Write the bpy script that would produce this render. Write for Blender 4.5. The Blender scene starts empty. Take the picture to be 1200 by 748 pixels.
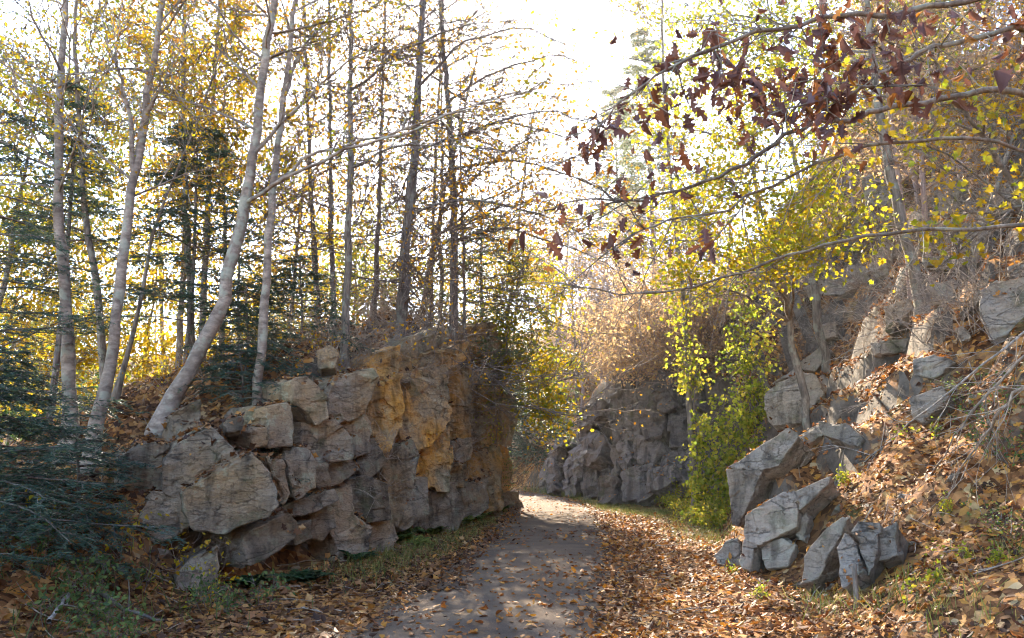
import bpy, math, random
import numpy as np
from mathutils import Vector

# ------------------------------------------------------------------ camera, sky, sun, exposure
SC = bpy.context.scene
COL = SC.collection
PITCH = math.radians(9.8)
CAMZ = 1.6
FPX = 900.0                       # focal length in photograph pixels (1200 wide)
cam = bpy.data.cameras.new('camera')
cam.sensor_width = 36.0
cam.lens = 36.0 * FPX / 1200.0
cam.clip_start = 0.05
cam.clip_end = 3000
camo = bpy.data.objects.new('camera', cam)
camo.location = (0, 0, CAMZ)
camo.rotation_euler = (math.radians(90) + PITCH, 0, 0)
COL.objects.link(camo)
SC.camera = camo

SUN_EL = math.radians(31.0)
SUN_AZ = math.radians(-7.0)       # from +Y, clockwise positive
w = bpy.data.worlds.new('World')
SC.world = w
w.use_nodes = True
nt = w.node_tree
sky = nt.nodes.new('ShaderNodeTexSky')
sky.sky_type = 'NISHITA'
sky.sun_disc = False
sky.sun_elevation = SUN_EL
sky.sun_rotation = SUN_AZ
sky.air_density = 0.75
sky.dust_density = 0.35
sky.ozone_density = 0.0
bg = nt.nodes['Background']
bg.inputs['Strength'].default_value = 0.15
nt.links.new(sky.outputs[0], bg.inputs[0])

sun = bpy.data.lights.new('sun', 'SUN')
sun.energy = 3.6
sun.angle = math.radians(0.53)
sun.color = (1.0, 0.88, 0.70)
suno = bpy.data.objects.new('sun', sun)
sd = Vector((math.sin(SUN_AZ) * math.cos(SUN_EL), math.cos(SUN_AZ) * math.cos(SUN_EL), math.sin(SUN_EL)))
suno.rotation_euler = (-sd).to_track_quat('-Z', 'Y').to_euler()
suno.location = (0, 0, 30)
COL.objects.link(suno)

SC.view_settings.view_transform = 'Standard'
SC.view_settings.look = 'None'
SC.view_settings.exposure = 3.0
SC.view_settings.gamma = 1.0
SC.render.engine = 'CYCLES'
cy = SC.cycles
cy.max_bounces = 6
cy.diffuse_bounces = 4
cy.glossy_bounces = 2
cy.transmission_bounces = 4
cy.volume_bounces = 0
cy.use_denoising = True
cy.use_adaptive_sampling = True
cy.adaptive_threshold = .025
cy.filter_width = 1.1
cy.caustics_reflective = False
cy.caustics_refractive = False

rng = np.random.default_rng(11)
random.seed(11)

# ------------------------------------------------------------------ small maths
def ray(px, py):
    cx = (px - 600) / FPX
    c = (374 - py) / FPX
    return np.array([cx, math.cos(PITCH) - math.sin(PITCH) * c, math.sin(PITCH) + math.cos(PITCH) * c])

CAM = np.array([0, 0, CAMZ])

def at(px, py, Y):
    d = ray(px, py)
    return CAM + d * (Y / d[1])

def unit(v):
    v = np.asarray(v, float)
    return v / (np.linalg.norm(v, axis=-1, keepdims=True) + 1e-9)

def hash3(i, j, k, seed):
    h = (i * 374761393 + j * 668265263 + k * 2147483647 + seed * 1274126177).astype(np.int64) & 0xFFFFFFFF
    h = ((h ^ (h >> 13)) * 1274126177) & 0xFFFFFFFF
    h = h ^ (h >> 16)
    return (h & 0xFFFFFF) / float(0xFFFFFF)

def vnoise(p, seed=0):
    f = np.floor(p)
    i = f.astype(np.int64)
    t = p - f
    t = t * t * (3 - 2 * t)
    r = 0
    for a in (0, 1):
        wx = t[:, 0] if a else 1 - t[:, 0]
        for b in (0, 1):
            wy = t[:, 1] if b else 1 - t[:, 1]
            for c in (0, 1):
                wz = t[:, 2] if c else 1 - t[:, 2]
                r = r + wx * wy * wz * hash3(i[:, 0] + a, i[:, 1] + b, i[:, 2] + c, seed)
    return r * 2 - 1

def fbm(p, o=4, seed=0):
    r = 0
    a = 1.0
    for k in range(o):
        r = r + a * vnoise(p * (2.03 ** k), seed + k)
        a *= 0.5
    return r

def sstep(x, a, b):
    t = np.clip((x - a) / (b - a), 0, 1)
    return t * t * (3 - 2 * t)

# ------------------------------------------------------------------ the lie of the land
CENTRE = np.array([(-1.9, -3), (-1.5, 0), (-.3, 7), (.62, 13.7), (1.12, 20), (1.05, 23.5), (.5, 27.5), (-1.2, 32), (-5, 37), (-11, 41), (-22, 46)])
RB = np.array([(2.3, -12), (2.35, 3), (2.7, 6.5), (3.25, 9), (3.15, 11), (3.5, 13.5), (4.3, 16.5), (5.6, 20), (5.4, 21.6), (3.0, 24.6), (1.9, 29), (.2, 34), (-4, 39.5), (-10, 43.5), (-22, 48.5), (-60, 62)])
LB = np.array([(-4.2, -12), (-3.6, 3), (-3.3, 7.5), (-3.3, 9.4), (-2.3, 12.1), (-1.54, 14.3), (-.8, 18), (-.42, 21.2), (-1.1, 23), (-3, 26.5), (-8, 31.5), (-18, 38), (-60, 54)])

def poly_dist(x, y, poly):
    best = np.full(x.shape, 1e9)
    sgn = np.zeros(x.shape)
    yq = np.zeros(x.shape)
    for a, b in zip(poly[:-1], poly[1:]):
        d = b - a
        L2 = (d * d).sum()
        t = np.clip(((x - a[0]) * d[0] + (y - a[1]) * d[1]) / L2, 0, 1)
        qx, qy = a[0] + t * d[0], a[1] + t * d[1]
        ds = np.hypot(x - qx, y - qy)
        m = ds < best - 1e-9
        best = np.where(m, ds, best)
        cr = d[0] * (y - a[1]) - d[1] * (x - a[0])
        sgn = np.where(m, np.where(cr < 0, 1, -1), sgn)
        yq = np.where(m, qy, yq)
    return best * sgn, yq

def hgt(x, y):
    x = np.atleast_1d(np.asarray(x, float))
    y = np.atleast_1d(np.asarray(y, float))
    P2 = np.stack([x, y, np.zeros_like(x)], -1)
    wob = fbm(P2 * .7, 3, 5) * .35
    r, yr = poly_dist(x, y, RB)
    l, yl = poly_dist(x, y, LB)
    l = -l
    rw = r + wob * sstep(r, -.2, 1.0)
    # right bank
    hc = np.interp(yr, [18, 20.5, 22, 26, 30, 34, 38, 42], [0, 1.5, 3.6, 4.0, 1.3, .4, .3, .2])
    slope = np.interp(yr, [5, 8, 10.5, 14, 20, 24, 30, 45], [.42, .55, 1.05, 1.3, 1.25, .8, .72, .5])
    rr = np.maximum(rw, 0)
    base = slope * np.maximum(rr - .1, 0)
    base = np.where(yr < 9.5, base + np.maximum(rr - 1.9, 0) * .55 * (1 - sstep(yr, 8.5, 10.5)), base)
    lim = np.interp(yr, [8, 14, 25, 45], [13.5, 14.5, 12, 11])
    base = np.where(base < lim, base, lim + (base - lim) * .25)
    base = np.minimum(base, 19)
    # ledges: the steep bank climbs in broken steps
    led = fbm(np.stack([x * .8, y * .8, np.zeros_like(x)], -1) + 3, 3, 41) * .55
    qs = base / .85 + led
    tw_ = (np.floor(qs) + sstep(qs - np.floor(qs), .45, .95) - led) * .85
    kx = sstep(yr, 9.5, 11.5) * (1 - sstep(yr, 24, 30)) * sstep(base, .3, 1.0) * .8
    base = base * (1 - kx) + np.maximum(tw_, 0) * kx
    hr = hc * sstep(rw, 0, .75) + base
    # left bank
    hl_c = np.interp(yl, [6.5, 8.2, 9.2, 10, 11.5, 13.5, 16, 18, 20.5, 21.3, 23, 26], [0, .25, .9, 1.7, 2.5, 3.2, 4.0, 4.3, 3.7, 2.6, .7, 0])
    hl = hl_c * sstep(l + wob * .4, .25, 1.25) * (1 + .10 * fbm(P2 * 1.3 + 2, 3, 23))
    near = (1 - sstep(yl, 7.5, 9.2))
    hl = hl + near * .30 * np.clip(l + wob * .5, 0, 5)
    hl = hl + (1 - near) * .10 * np.clip(l - .6, 0, 2)
    hl = hl - .42 * np.clip(l - np.interp(yl, [5, 9, 14, 22, 30], [4.5, 4.0, 3.0, 2.6, 6]), 0, 9)
    hl = np.where(l > 0, hl, 0)
    far = np.hypot(x, y)
    n1 = fbm(P2 * .9 + 7, 4, 9)
    off = np.maximum(np.maximum(r, l), -0.0)
    rough = (.03 + .16 * sstep(off, .2, 2.0)) * n1
    inpath = sstep(np.maximum(r, l), -1.6, .3)
    # shallow verge rise beside the path
    verge = .05 * inpath
    return np.where(r > 0, hr, hl) + rough * inpath + verge - .02 * (far > 120) * (far - 120)

def hz(x, y):
    return float(hgt(x, y)[0])

def hit(px, py, t0=3.0, t1=90.0):
    d = ray(px, py)
    t = np.concatenate([np.arange(t0, 30, .06), np.arange(30, t1, .25)])
    p = CAM + d * t[:, None]
    m = p[:, 2] < hgt(p[:, 0], p[:, 1])
    if not m.any():
        return p[-1]
    return p[m.argmax()]

def tnormal(x, y, e=.25):
    a, b, c, d = hgt([x + e, x - e, x, x], [y, y, y + e, y - e])
    return unit(np.array([-(a - b) / (2 * e), -(c - d) / (2 * e), 1.0]))

# ------------------------------------------------------------------ object helpers
def put(name, me, mat=None, parent=None):
    o = bpy.data.objects.new(name, me)
    if mat is not None and me is not None and len(me.materials) == 0:
        me.materials.append(mat)
    COL.objects.link(o)
    if parent is not None:
        o.parent = parent
    return o

def thing(name, label, cat, loc=(0, 0, 0), group=None):
    o = bpy.data.objects.new(name, None)
    o.empty_display_size = .2
    o.location = loc
    COL.objects.link(o)
    return tag(o, label, cat, group)

def tag(o, label=None, cat=None, group=None, kind=None):
    if label: o['label'] = label
    if cat: o['category'] = cat
    if group: o['group'] = group
    if kind: o['kind'] = kind
    return o

def copy_tree(o, parent=None):
    c = o.copy()
    COL.objects.link(c)
    c.parent = parent
    for ch in o.children:
        copy_tree(ch, c)
    return c

def mesh_from(name, V, loops, starts, smooth=False):
    me = bpy.data.meshes.new(name)
    V = np.ascontiguousarray(V, np.float32)
    me.vertices.add(len(V))
    me.vertices.foreach_set('co', V.ravel())
    me.loops.add(len(loops))
    me.loops.foreach_set('vertex_index', np.ascontiguousarray(loops, np.int32))
    me.polygons.add(len(starts))
    me.polygons.foreach_set('loop_start', np.ascontiguousarray(starts, np.int32))
    if smooth:
        me.polygons.foreach_set('use_smooth', np.ones(len(starts), bool))
    me.update(calc_edges=True)
    return me

class MB:
    """collects tubes (quads) as one mesh"""
    def __init__(self):
        self.V, self.F, self.n = [], [], 0
    def tube(self, pts, rad, sides=6, cap=False):
        P = np.asarray(pts, float)
        n = len(P)
        rad = np.asarray(rad, float)
        T = unit(np.gradient(P, axis=0))
        m = unit(P[-1] - P[0])
        ref = np.array([0, 0, 1.]) if abs(m[2]) < .8 else np.array([1., 0, 0])
        U = unit(np.cross(T, ref))
        W = np.cross(T, U)
        a = np.arange(sides) * 2 * math.pi / sides
        ring = P[:, None] + rad[:, None, None] * (np.cos(a)[None, :, None] * U[:, None] + np.sin(a)[None, :, None] * W[:, None])
        self.V.append(ring.reshape(-1, 3))
        i = np.arange(n - 1)[:, None] * sides
        j = np.arange(sides)[None]
        k = (j + 1) % sides
        f = np.stack([i + j, i + k, i + sides + k, i + sides + j], -1).reshape(-1, 4) + self.n
        self.F.append(f)
        self.n += n * sides
        if cap:
            c = self.n
            self.V.append((P[-1] + T[-1] * rad[-1] * .3)[None])
            self.n += 1
            top = c - sides
            self.F.append(np.stack([top + np.arange(sides), top + (np.arange(sides) + 1) % sides, np.full(sides, c), np.full(sides, c)], -1))
    def build(self, name, mat, parent=None, off=(0, 0, 0), smooth=True):
        V = np.concatenate(self.V) - np.asarray(off)
        F = np.concatenate(self.F)
        tri = F[:, 2] == F[:, 3]
        if tri.any():
            cnt = np.where(tri, 3, 4)
            keep = np.ones(F.shape, bool)
            keep[tri, 3] = False
            me = mesh_from(name, V, F[keep], np.concatenate([[0], np.cumsum(cnt)[:-1]]), smooth)
        else:
            me = mesh_from(name, V, F.ravel(), np.arange(len(F)) * 4, smooth)
        return put(name, me, mat, parent)

# leaf outlines: x along the midrib (0..1), y across
def half_leaf(prof):
    """two folded halves meeting on the midrib"""
    n = len(prof)
    V = [(x, 0, 0) for x in (0, 1)]
    V = [(0, 0, 0), (1, 0, 0)] + [(x, y, .35 * y) for x, y in prof] + [(x, -y, .35 * y) for x, y in prof]
    F = [[0] + [1] + list(range(2 + n - 1, 1, -1)), [0] + list(range(2 + n, 2 + 2 * n)) + [1]]
    return np.array(V, float), F

SH = {
    'oval': half_leaf([(.25, .24), (.6, .22)]),
    'birch': half_leaf([(.18, .26), (.45, .3), (.75, .14)]),
    'maple': half_leaf([(.02, .22), (.12, .5), (.35, .3), (.52, .56), (.62, .2), (.8, .22)]),
    'lobed': half_leaf([(.08, .32), (.36, .2), (.5, .46), (.76, .16)]),
    'oakl': half_leaf([(.2, .2), (.32, .1), (.5, .32), (.62, .12), (.85, .18)]),
    'oak': half_leaf([(.12, .06), (.22, .22), (.32, .08), (.46, .34), (.54, .1), (.68, .32), (.76, .1), (.9, .16)]),
    'blade': (np.array([(0, -.022, 0), (0, .022, 0), (.6, .016, .06), (1, 0, .18), (.6, -.016, .06)], float), [[0, 4, 3, 2, 1]]),
    'needle': (np.array([(0, -.13, 0), (0, .13, 0), (1, .08, 0), (1, -.08, 0)], float), [[0, 3, 2, 1]]),
}

def leaf_mesh(name, pos, axis, nrm, size, shape, curl=0.0):
    T, F = SH[shape]
    N = len(pos)
    axis = unit(axis)
    side = unit(np.cross(nrm, axis))
    up = np.cross(axis, side)
    size = np.broadcast_to(np.asarray(size, float), (N,))
    z = np.broadcast_to(T[None, :, 2], (N, len(T))).copy()
    if curl:
        c = rng.uniform(-curl, curl, (N, 1))
        f = rng.uniform(-.6, 1.6, (N, 1))
        z = z * f + c * (T[None, :, 0] - .4) ** 2 * 2 + rng.uniform(-curl, curl, (N, 1)) * T[None, :, 0] * T[None, :, 1]
    V = pos[:, None] + size[:, None, None] * (T[None, :, 0, None] * axis[:, None] + T[None, :, 1, None] * side[:, None] + z[:, :, None] * up[:, None])
    flat = np.concatenate([np.array(f) for f in F])
    cnt = np.array([len(f) for f in F])
    loops = (flat[None] + np.arange(N)[:, None] * len(T)).ravel()
    cs = np.concatenate([[0], np.cumsum(cnt)[:-1]])
    starts = (cs[None] + np.arange(N)[:, None] * len(flat)).ravel()
    return mesh_from(name, V.reshape(-1, 3), loops, starts)

# ------------------------------------------------------------------ materials
def newmat(name):
    m = bpy.data.materials.new(name)
    m.use_nodes = True
    t = m.node_tree
    for n in list(t.nodes):
        if n.type != 'OUTPUT_MATERIAL':
            t.nodes.remove(n)
    return m, t, t.nodes['Material Output']

def N(t, kind, **kw):
    n = t.nodes.new('ShaderNode' + kind)
    for k, v in kw.items():
        if hasattr(n, k):
            setattr(n, k, v)
        else:
            n.inputs[k.replace('_', ' ')].default_value = v
    return n

def ramp(t, fac, stops, interp='LINEAR'):
    r = t.nodes.new('ShaderNodeValToRGB')
    r.color_ramp.interpolation = interp
    e = r.color_ramp.elements
    while len(e) < len(stops):
        e.new(0.5)
    for k, (p, c) in enumerate(stops):
        e[k].position = p
        e[k].color = (c, c, c, 1) if np.isscalar(c) else (*c, 1)
    t.links.new(fac, r.inputs[0])
    return r.outputs[0]

def mixc(t, fac, a, b, mode='MIX'):
    m = t.nodes.new('ShaderNodeMix')
    m.data_type = 'RGBA'
    m.blend_type = mode
    if isinstance(fac, (int, float)): m.inputs[0].default_value = fac
    else: t.links.new(fac, m.inputs[0])
    for s, v in ((6, a), (7, b)):
        if isinstance(v, tuple): m.inputs[s].default_value = (*v, 1)
        else: t.links.new(v, m.inputs[s])
    return m.outputs[2]

def math_(t, op, a, b=0.0):
    m = t.nodes.new('ShaderNodeMath')
    m.operation = op
    for s, v in ((0, a), (1, b)):
        if isinstance(v, (int, float)): m.inputs[s].default_value = v
        else: t.links.new(v, m.inputs[s])
    return m.outputs[0]

def leaf_mat(name, stops, trans=.5, rough=.55):
    """thin leaf: diffuse reflection plus light let through; hue differs leaf by leaf"""
    m, t, out = newmat(name)
    g = N(t, 'NewGeometry')
    oi = N(t, 'ObjectInfo')
    f = math_(t, 'ADD', g.outputs['Random Per Island'], math_(t, 'MULTIPLY', math_(t, 'SUBTRACT', oi.outputs['Random'], .5), .35))
    c = ramp(t, f, stops)
    nz = N(t, 'TexNoise', Scale=45.0)
    tc = N(t, 'TexCoord')
    t.links.new(tc.outputs['Object'], nz.inputs['Vector'])
    c = mixc(t, .35, c, ramp(t, nz.outputs[0], [(.3, .45), (.7, 1.0)]), 'MULTIPLY')
    b = N(t, 'BsdfPrincipled', Roughness=rough)
    b.inputs['Specular IOR Level'].default_value = .25
    tr = N(t, 'BsdfTranslucent')
    mx = N(t, 'MixShader')
    mx.inputs[0].default_value = trans
    t.links.new(c, b.inputs['Base Color'])
    t.links.new(c, tr.inputs['Color'])
    t.links.new(b.outputs[0], mx.inputs[1])
    t.links.new(tr.outputs[0], mx.inputs[2])
    t.links.new(mx.outputs[0], out.inputs[0])
    return m

def bark_mat(name, dark, light, fleck=.5, scale=6.0, lichen=0.0):
    m, t, out = newmat(name)
    tc = N(t, 'TexCoord')
    mp = N(t, 'Mapping')
    t.links.new(tc.outputs['Object'], mp.inputs[0])
    mp.inputs['Scale'].default_value = (scale * .8, scale * .8, scale * 1.5) if fleck > .6 else (scale * 2, scale * 2, scale * .35)
    n1 = N(t, 'TexNoise', Scale=1.6, Detail=6.0, Roughness=.65)
    t.links.new(mp.outputs[0], n1.inputs['Vector'])
    n2 = N(t, 'TexNoise', Scale=2.1, Detail=3.0)
    t.links.new(tc.outputs['Object'], n2.inputs['Vector'])
    c = ramp(t, n1.outputs[0], [(.36, dark), (.52, tuple(.5 * (a + b) for a, b in zip(dark, light))), (.66, light)])
    c = mixc(t, ramp(t, n2.outputs[0], [(.42, 0.0), (.62, .55)]), c, tuple(.6 * a + .02 for a in dark))
    if lichen:
        n3 = N(t, 'TexNoise', Scale=5.0, Detail=5.0)
        t.links.new(tc.outputs['Object'], n3.inputs['Vector'])
        c = mixc(t, ramp(t, n3.outputs[0], [(.54, 0.0), (.62, lichen)]), c, (.33, .36, .27))
    b = N(t, 'BsdfPrincipled', Roughness=.9)
    b.inputs['Specular IOR Level'].default_value = .15
    t.links.new(c, b.inputs['Base Color'])
    bp = N(t, 'Bump', Strength=.8, Distance=.02)
    t.links.new(n1.outputs[0], bp.inputs['Height'])
    t.links.new(bp.outputs[0], b.inputs['Normal'])
    t.links.new(b.outputs[0], out.inputs[0])
    return m

def rock_mat(name, base, stain, stain_amt, lichen=.3, warm=(.2, .13, .07)):
    m, t, out = newmat(name)
    tc = N(t, 'TexCoord')
    oi = N(t, 'ObjectInfo')
    g = N(t, 'NewGeometry')
    pos = g.outputs['Position']
    mp = N(t, 'Mapping')
    mp.inputs['Rotation'].default_value = (math.radians(12), math.radians(-24), 0)
    mp.inputs['Scale'].default_value = (1.2, 1.2, 3.0)
    t.links.new(pos, mp.inputs[0])
    n1 = N(t, 'TexNoise', Scale=2.4, Detail=9.0, Roughness=.7)
    t.links.new(mp.outputs[0], n1.inputs['Vector'])
    n2 = N(t, 'TexNoise', Scale=1.1, Detail=5.0, Roughness=.6)
    t.links.new(pos, n2.inputs['Vector'])
    n3 = N(t, 'TexNoise', Scale=30.0, Detail=6.0, Roughness=.75)
    t.links.new(pos, n3.inputs['Vector'])
    lo = tuple(a * .62 for a in base)
    hi = tuple(min(a * 1.32, .6) for a in base)
    c = ramp(t, n1.outputs[0], [(.28, lo), (.48, base), (.7, hi)])
    c = mixc(t, math_(t, 'MULTIPLY', ramp(t, n2.outputs[0], [(.42, 0.0), (.66, 1.0)]), stain_amt), c, stain)
    n4 = N(t, 'TexNoise', Scale=2.3, Detail=7.0, Roughness=.7)
    mp4 = N(t, 'Mapping')
    mp4.inputs['Location'].default_value = (31, 7, 3)
    t.links.new(pos, mp4.inputs[0])
    t.links.new(mp4.outputs[0], n4.inputs['Vector'])
    c = mixc(t, ramp(t, n4.outputs[0], [(.55, 0.0), (.6, lichen), (.72, lichen * .6)]), c, (.30, .31, .2))
    c = mixc(t, ramp(t, n4.outputs[0], [(.30, .75), (.4, 0.0)]), c, warm)
    c = mixc(t, ramp(t, n3.outputs[0], [(.3, .55), (.5, 0.0)]), c, tuple(a * .3 for a in base))
    hv = N(t, 'HueSaturation')
    t.links.new(c, hv.inputs['Color'])
    t.links.new(math_(t, 'ADD', math_(t, 'MULTIPLY', oi.outputs['Random'], .6), .72), hv.inputs['Value'])
    mps = N(t, 'Mapping')
    mps.inputs['Scale'].default_value = (3.0, 3.0, .35)
    t.links.new(pos, mps.inputs[0])
    ns = N(t, 'TexNoise', Scale=1.4, Detail=5.0, Roughness=.6)
    t.links.new(mps.outputs[0], ns.inputs['Vector'])
    streak = ramp(t, ns.outputs[0], [(.36, .32), (.5, 1.0), (.62, 1.0), (.75, 1.35)])
    # cracks: thin dark seams
    vo = N(t, 'TexVoronoi', Scale=.9)
    vo.feature = 'DISTANCE_TO_EDGE'
    wp = N(t, 'MixRGB') if False else None
    sc = t.nodes.new('ShaderNodeVectorMath'); sc.operation = 'MULTIPLY_ADD'
    t.links.new(n1.outputs['Color'], sc.inputs[0])
    sc.inputs[1].default_value = (.5, .5, .5)
    t.links.new(mp.outputs[0], sc.inputs[2])
    t.links.new(sc.outputs[0], vo.inputs['Vector'])
    crack = math_(t, 'MAXIMUM', ramp(t, vo.outputs['Distance'], [(0.0, 0.4), (.018, 1.0)]), ramp(t, n2.outputs[0], [(.45, 0.0), (.52, 1.0)]))
    c2 = mixc(t, crack, (.035, .028, .02), mixc(t, .75, hv.outputs[0], streak, 'MULTIPLY'))
    vo2 = N(t, 'TexVoronoi', Scale=3.1)
    vo2.feature = 'DISTANCE_TO_EDGE'
    t.links.new(sc.outputs[0], vo2.inputs['Vector'])
    seam = math_(t, 'MAXIMUM', ramp(t, vo2.outputs['Distance'], [(0.0, .5), (.025, 1.0)]), ramp(t, n4.outputs[0], [(.46, 0.0), (.54, 1.0)]))
    c2 = mixc(t, seam, (.04, .03, .022), c2)
    mo_ = N(t, 'TexNoise', Scale=1.7, Detail=6.0, Roughness=.7)
    mpm = N(t, 'Mapping'); mpm.inputs['Location'].default_value = (5, 17, 9)
    t.links.new(pos, mpm.inputs[0]); t.links.new(mpm.outputs[0], mo_.inputs['Vector'])
    c2 = mixc(t, ramp(t, mo_.outputs[0], [(.56, 0.0), (.66, .55)]), c2, (.075, .08, .03))
    b = N(t, 'BsdfPrincipled', Roughness=.85)
    b.inputs['Specular IOR Level'].default_value = .25
    t.links.new(c2, b.inputs['Base Color'])
    h = math_(t, 'ADD', math_(t, 'MULTIPLY', n1.outputs[0], .9), math_(t, 'MULTIPLY', n3.outputs[0], .22))
    h = math_(t, 'ADD', h, math_(t, 'MULTIPLY', crack, .25))
    h = math_(t, 'ADD', h, math_(t, 'MULTIPLY', seam, .2))
    bp = N(t, 'Bump', Strength=1.0, Distance=.10)
    t.links.new(h, bp.inputs['Height'])
    t.links.new(bp.outputs[0], b.inputs['Normal'])
    t.links.new(b.outputs[0], out.inputs[0])
    return m

def litter_stops():
    return [(0.0, (.045, .020, .010)), (.25, (.12, .05, .018)), (.5, (.24, .104, .036)), (.72, (.35, .165, .06)), (.88, (.47, .21, .04)), (1.0, (.45, .31, .155))]

def ground_mat():
    m, t, out = newmat('forest_floor')
    g = N(t, 'NewGeometry')
    pos = g.outputs['Position']
    vo = N(t, 'TexVoronoi', Scale=13.0, Randomness=1.0)
    nz = N(t, 'TexNoise', Scale=5.0, Detail=3.0)
    t.links.new(pos, nz.inputs['Vector'])
    wv = t.nodes.new('ShaderNodeVectorMath'); wv.operation = 'MULTIPLY_ADD'
    t.links.new(nz.outputs['Color'], wv.inputs[0]); wv.inputs[1].default_value = (.12, .12, .12)
    t.links.new(pos, wv.inputs[2])
    t.links.new(wv.outputs[0], vo.inputs['Vector'])
    sx = N(t, 'SeparateColor')
    t.links.new(vo.outputs['Color'], sx.inputs[0])
    c = ramp(t, sx.outputs[0], litter_stops())
    big = N(t, 'TexNoise', Scale=.8, Detail=5.0)
    t.links.new(pos, big.inputs['Vector'])
    c = mixc(t, ramp(t, big.outputs[0], [(.45, 0.0), (.65, .75)]), c, (.045, .03, .018))
    mo = N(t, 'TexNoise', Scale=1.6, Detail=5.0)
    mp = N(t, 'Mapping'); mp.inputs['Location'].default_value = (9, 4, 2)
    t.links.new(pos, mp.inputs[0]); t.links.new(mp.outputs[0], mo.inputs['Vector'])
    c = mixc(t, ramp(t, mo.outputs[0], [(.6, 0.0), (.7, .6)]), c, (.06, .075, .02))
    # bare rock where it is steep
    sn = N(t, 'SeparateXYZ')
    t.links.new(g.outputs['True Normal'], sn.inputs[0])
    rn = N(t, 'TexNoise', Scale=3.0, Detail=8.0, Roughness=.7)
    t.links.new(pos, rn.inputs['Vector'])
    rockc = ramp(t, rn.outputs[0], [(.3, (.04, .031, .024)), (.5, (.115, .09, .066)), (.7, (.19, .15, .112))])
    steep = ramp(t, math_(t, 'ADD', sn.outputs[2], math_(t, 'MULTIPLY', math_(t, 'SUBTRACT', rn.outputs[0], .5), .5)), [(.40, 1.0), (.53, 0.0)])
    c = mixc(t, steep, c, rockc)
    b = N(t, 'BsdfPrincipled', Roughness=.9)
    b.inputs['Specular IOR Level'].default_value = .1
    t.links.new(c, b.inputs['Base Color'])
    bp = N(t, 'Bump', Strength=1.0, Distance=.04)
    t.links.new(math_(t, 'ADD', math_(t, 'MULTIPLY', sx.outputs[1], .6), rn.outputs[0]), bp.inputs['Height'])
    t.links.new(bp.outputs[0], b.inputs['Normal'])
    t.links.new(b.outputs[0], out.inputs[0])
    return m

def path_mat():
    m, t, out = newmat('worn_asphalt')
    g = N(t, 'NewGeometry')
    pos = g.outputs['Position']
    n1 = N(t, 'TexNoise', Scale=1.2, Detail=6.0, Roughness=.65)
    n2 = N(t, 'TexNoise', Scale=60.0, Detail=4.0, Roughness=.7)
    n3 = N(t, 'TexVoronoi', Scale=90.0)
    for n in (n1, n2, n3): t.links.new(pos, n.inputs['Vector'])
    c = ramp(t, n1.outputs[0], [(.3, (.085, .060, .044)), (.5, (.145, .104, .072)), (.68, (.21, .148, .094))])
    c = mixc(t, .6, c, ramp(t, n2.outputs[0], [(.3, .35), (.7, 1.25)]), 'MULTIPLY')
    n4 = N(t, 'TexNoise', Scale=7.0, Detail=5.0, Roughness=.75)
    t.links.new(pos, n4.inputs['Vector'])
    c = mixc(t, ramp(t, n4.outputs[0], [(.52, 0.0), (.66, .7)]), c, (.16, .10, .052))
    b = N(t, 'BsdfPrincipled', Roughness=.95)
    b.inputs['Specular IOR Level'].default_value = .1
    t.links.new(c, b.inputs['Base Color'])
    bp = N(t, 'Bump', Strength=.7, Distance=.01)
    t.links.new(math_(t, 'ADD', n2.outputs[0], math_(t, 'MULTIPLY', n3.outputs['Distance'], .6)), bp.inputs['Height'])
    t.links.new(bp.outputs[0], b.inputs['Normal'])
    t.links.new(b.outputs[0], out.inputs[0])
    return m

M = {}
M['ground'] = ground_mat()
M['path'] = path_mat()
M['rock_l'] = rock_mat('weathered_grey_brown_rock', (.22, .172, .122), (.32, .18, .06), .6, .45)
M['rock_o'] = rock_mat('ochre_stained_rock', (.25, .18, .105), (.50, .23, .03), .95, .3)
M['rock_f'] = rock_mat('blue_grey_rock', (.165, .145, .135), (.22, .165, .115), .45, .15)
M['rock_r'] = rock_mat('pale_grey_rock', (.29, .24, .185), (.31, .21, .115), .5, .25)
M['birch'] = bark_mat('pale_birch_bark', (.15, .112, .085), (.43, .345, .265), .8, 5.0, .5)
M['grey'] = bark_mat('grey_brown_bark', (.10, .078, .058), (.31, .25, .19), .3, 7.0, .35)
M['pine'] = bark_mat('dark_pine_bark', (.08, .062, .05), (.25, .20, .165), .3, 9.0, .25)
M['twig'] = bark_mat('bare_twig_bark', (.10, .075, .06), (.27, .21, .17), .3, 9.0)
M['deadwood'] = bark_mat('bleached_dead_wood', (.18, .15, .12), (.48, .43, .37), .3, 9.0)
M['brush'] = bark_mat('dry_brush_stems', (.20, .15, .11), (.46, .37, .28), .3, 9.0)
M['brush_far'] = bark_mat('mauve_brush_stems', (.24, .17, .15), (.50, .38, .32), .3, 9.0)

M['lf_birch'] = leaf_mat('orange_yellow_leaves', [(0, (.40, .15, .014)), (.25, (.49, .24, .012)), (.6, (.50, .33, .015)), (1, (.30, .31, .025))], .52)
M['lf_yellow'] = leaf_mat('bright_yellow_leaves', [(0, (.42, .24, .01)), (.4, (.52, .35, .014)), (.75, (.46, .38, .018)), (1, (.27, .31, .02))], .52)
M['lf_yg'] = leaf_mat('yellow_green_leaves', [(0, (.13, .17, .015)), (.4, (.29, .28, .02)), (.75, (.44, .34, .015)), (1, (.48, .26, .012))], .5)
M['lf_glow'] = leaf_mat('glowing_yellow_leaves', [(0, (.20, .25, .015)), (.4, (.37, .36, .018)), (.75, (.49, .40, .018)), (1, (.54, .34, .014))], .65)
M['lf_lime'] = leaf_mat('lime_vine_leaves', [(0, (.16, .22, .02)), (.4, (.33, .36, .03)), (.8, (.50, .46, .04)), (1, (.56, .40, .04))], .65)
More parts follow.
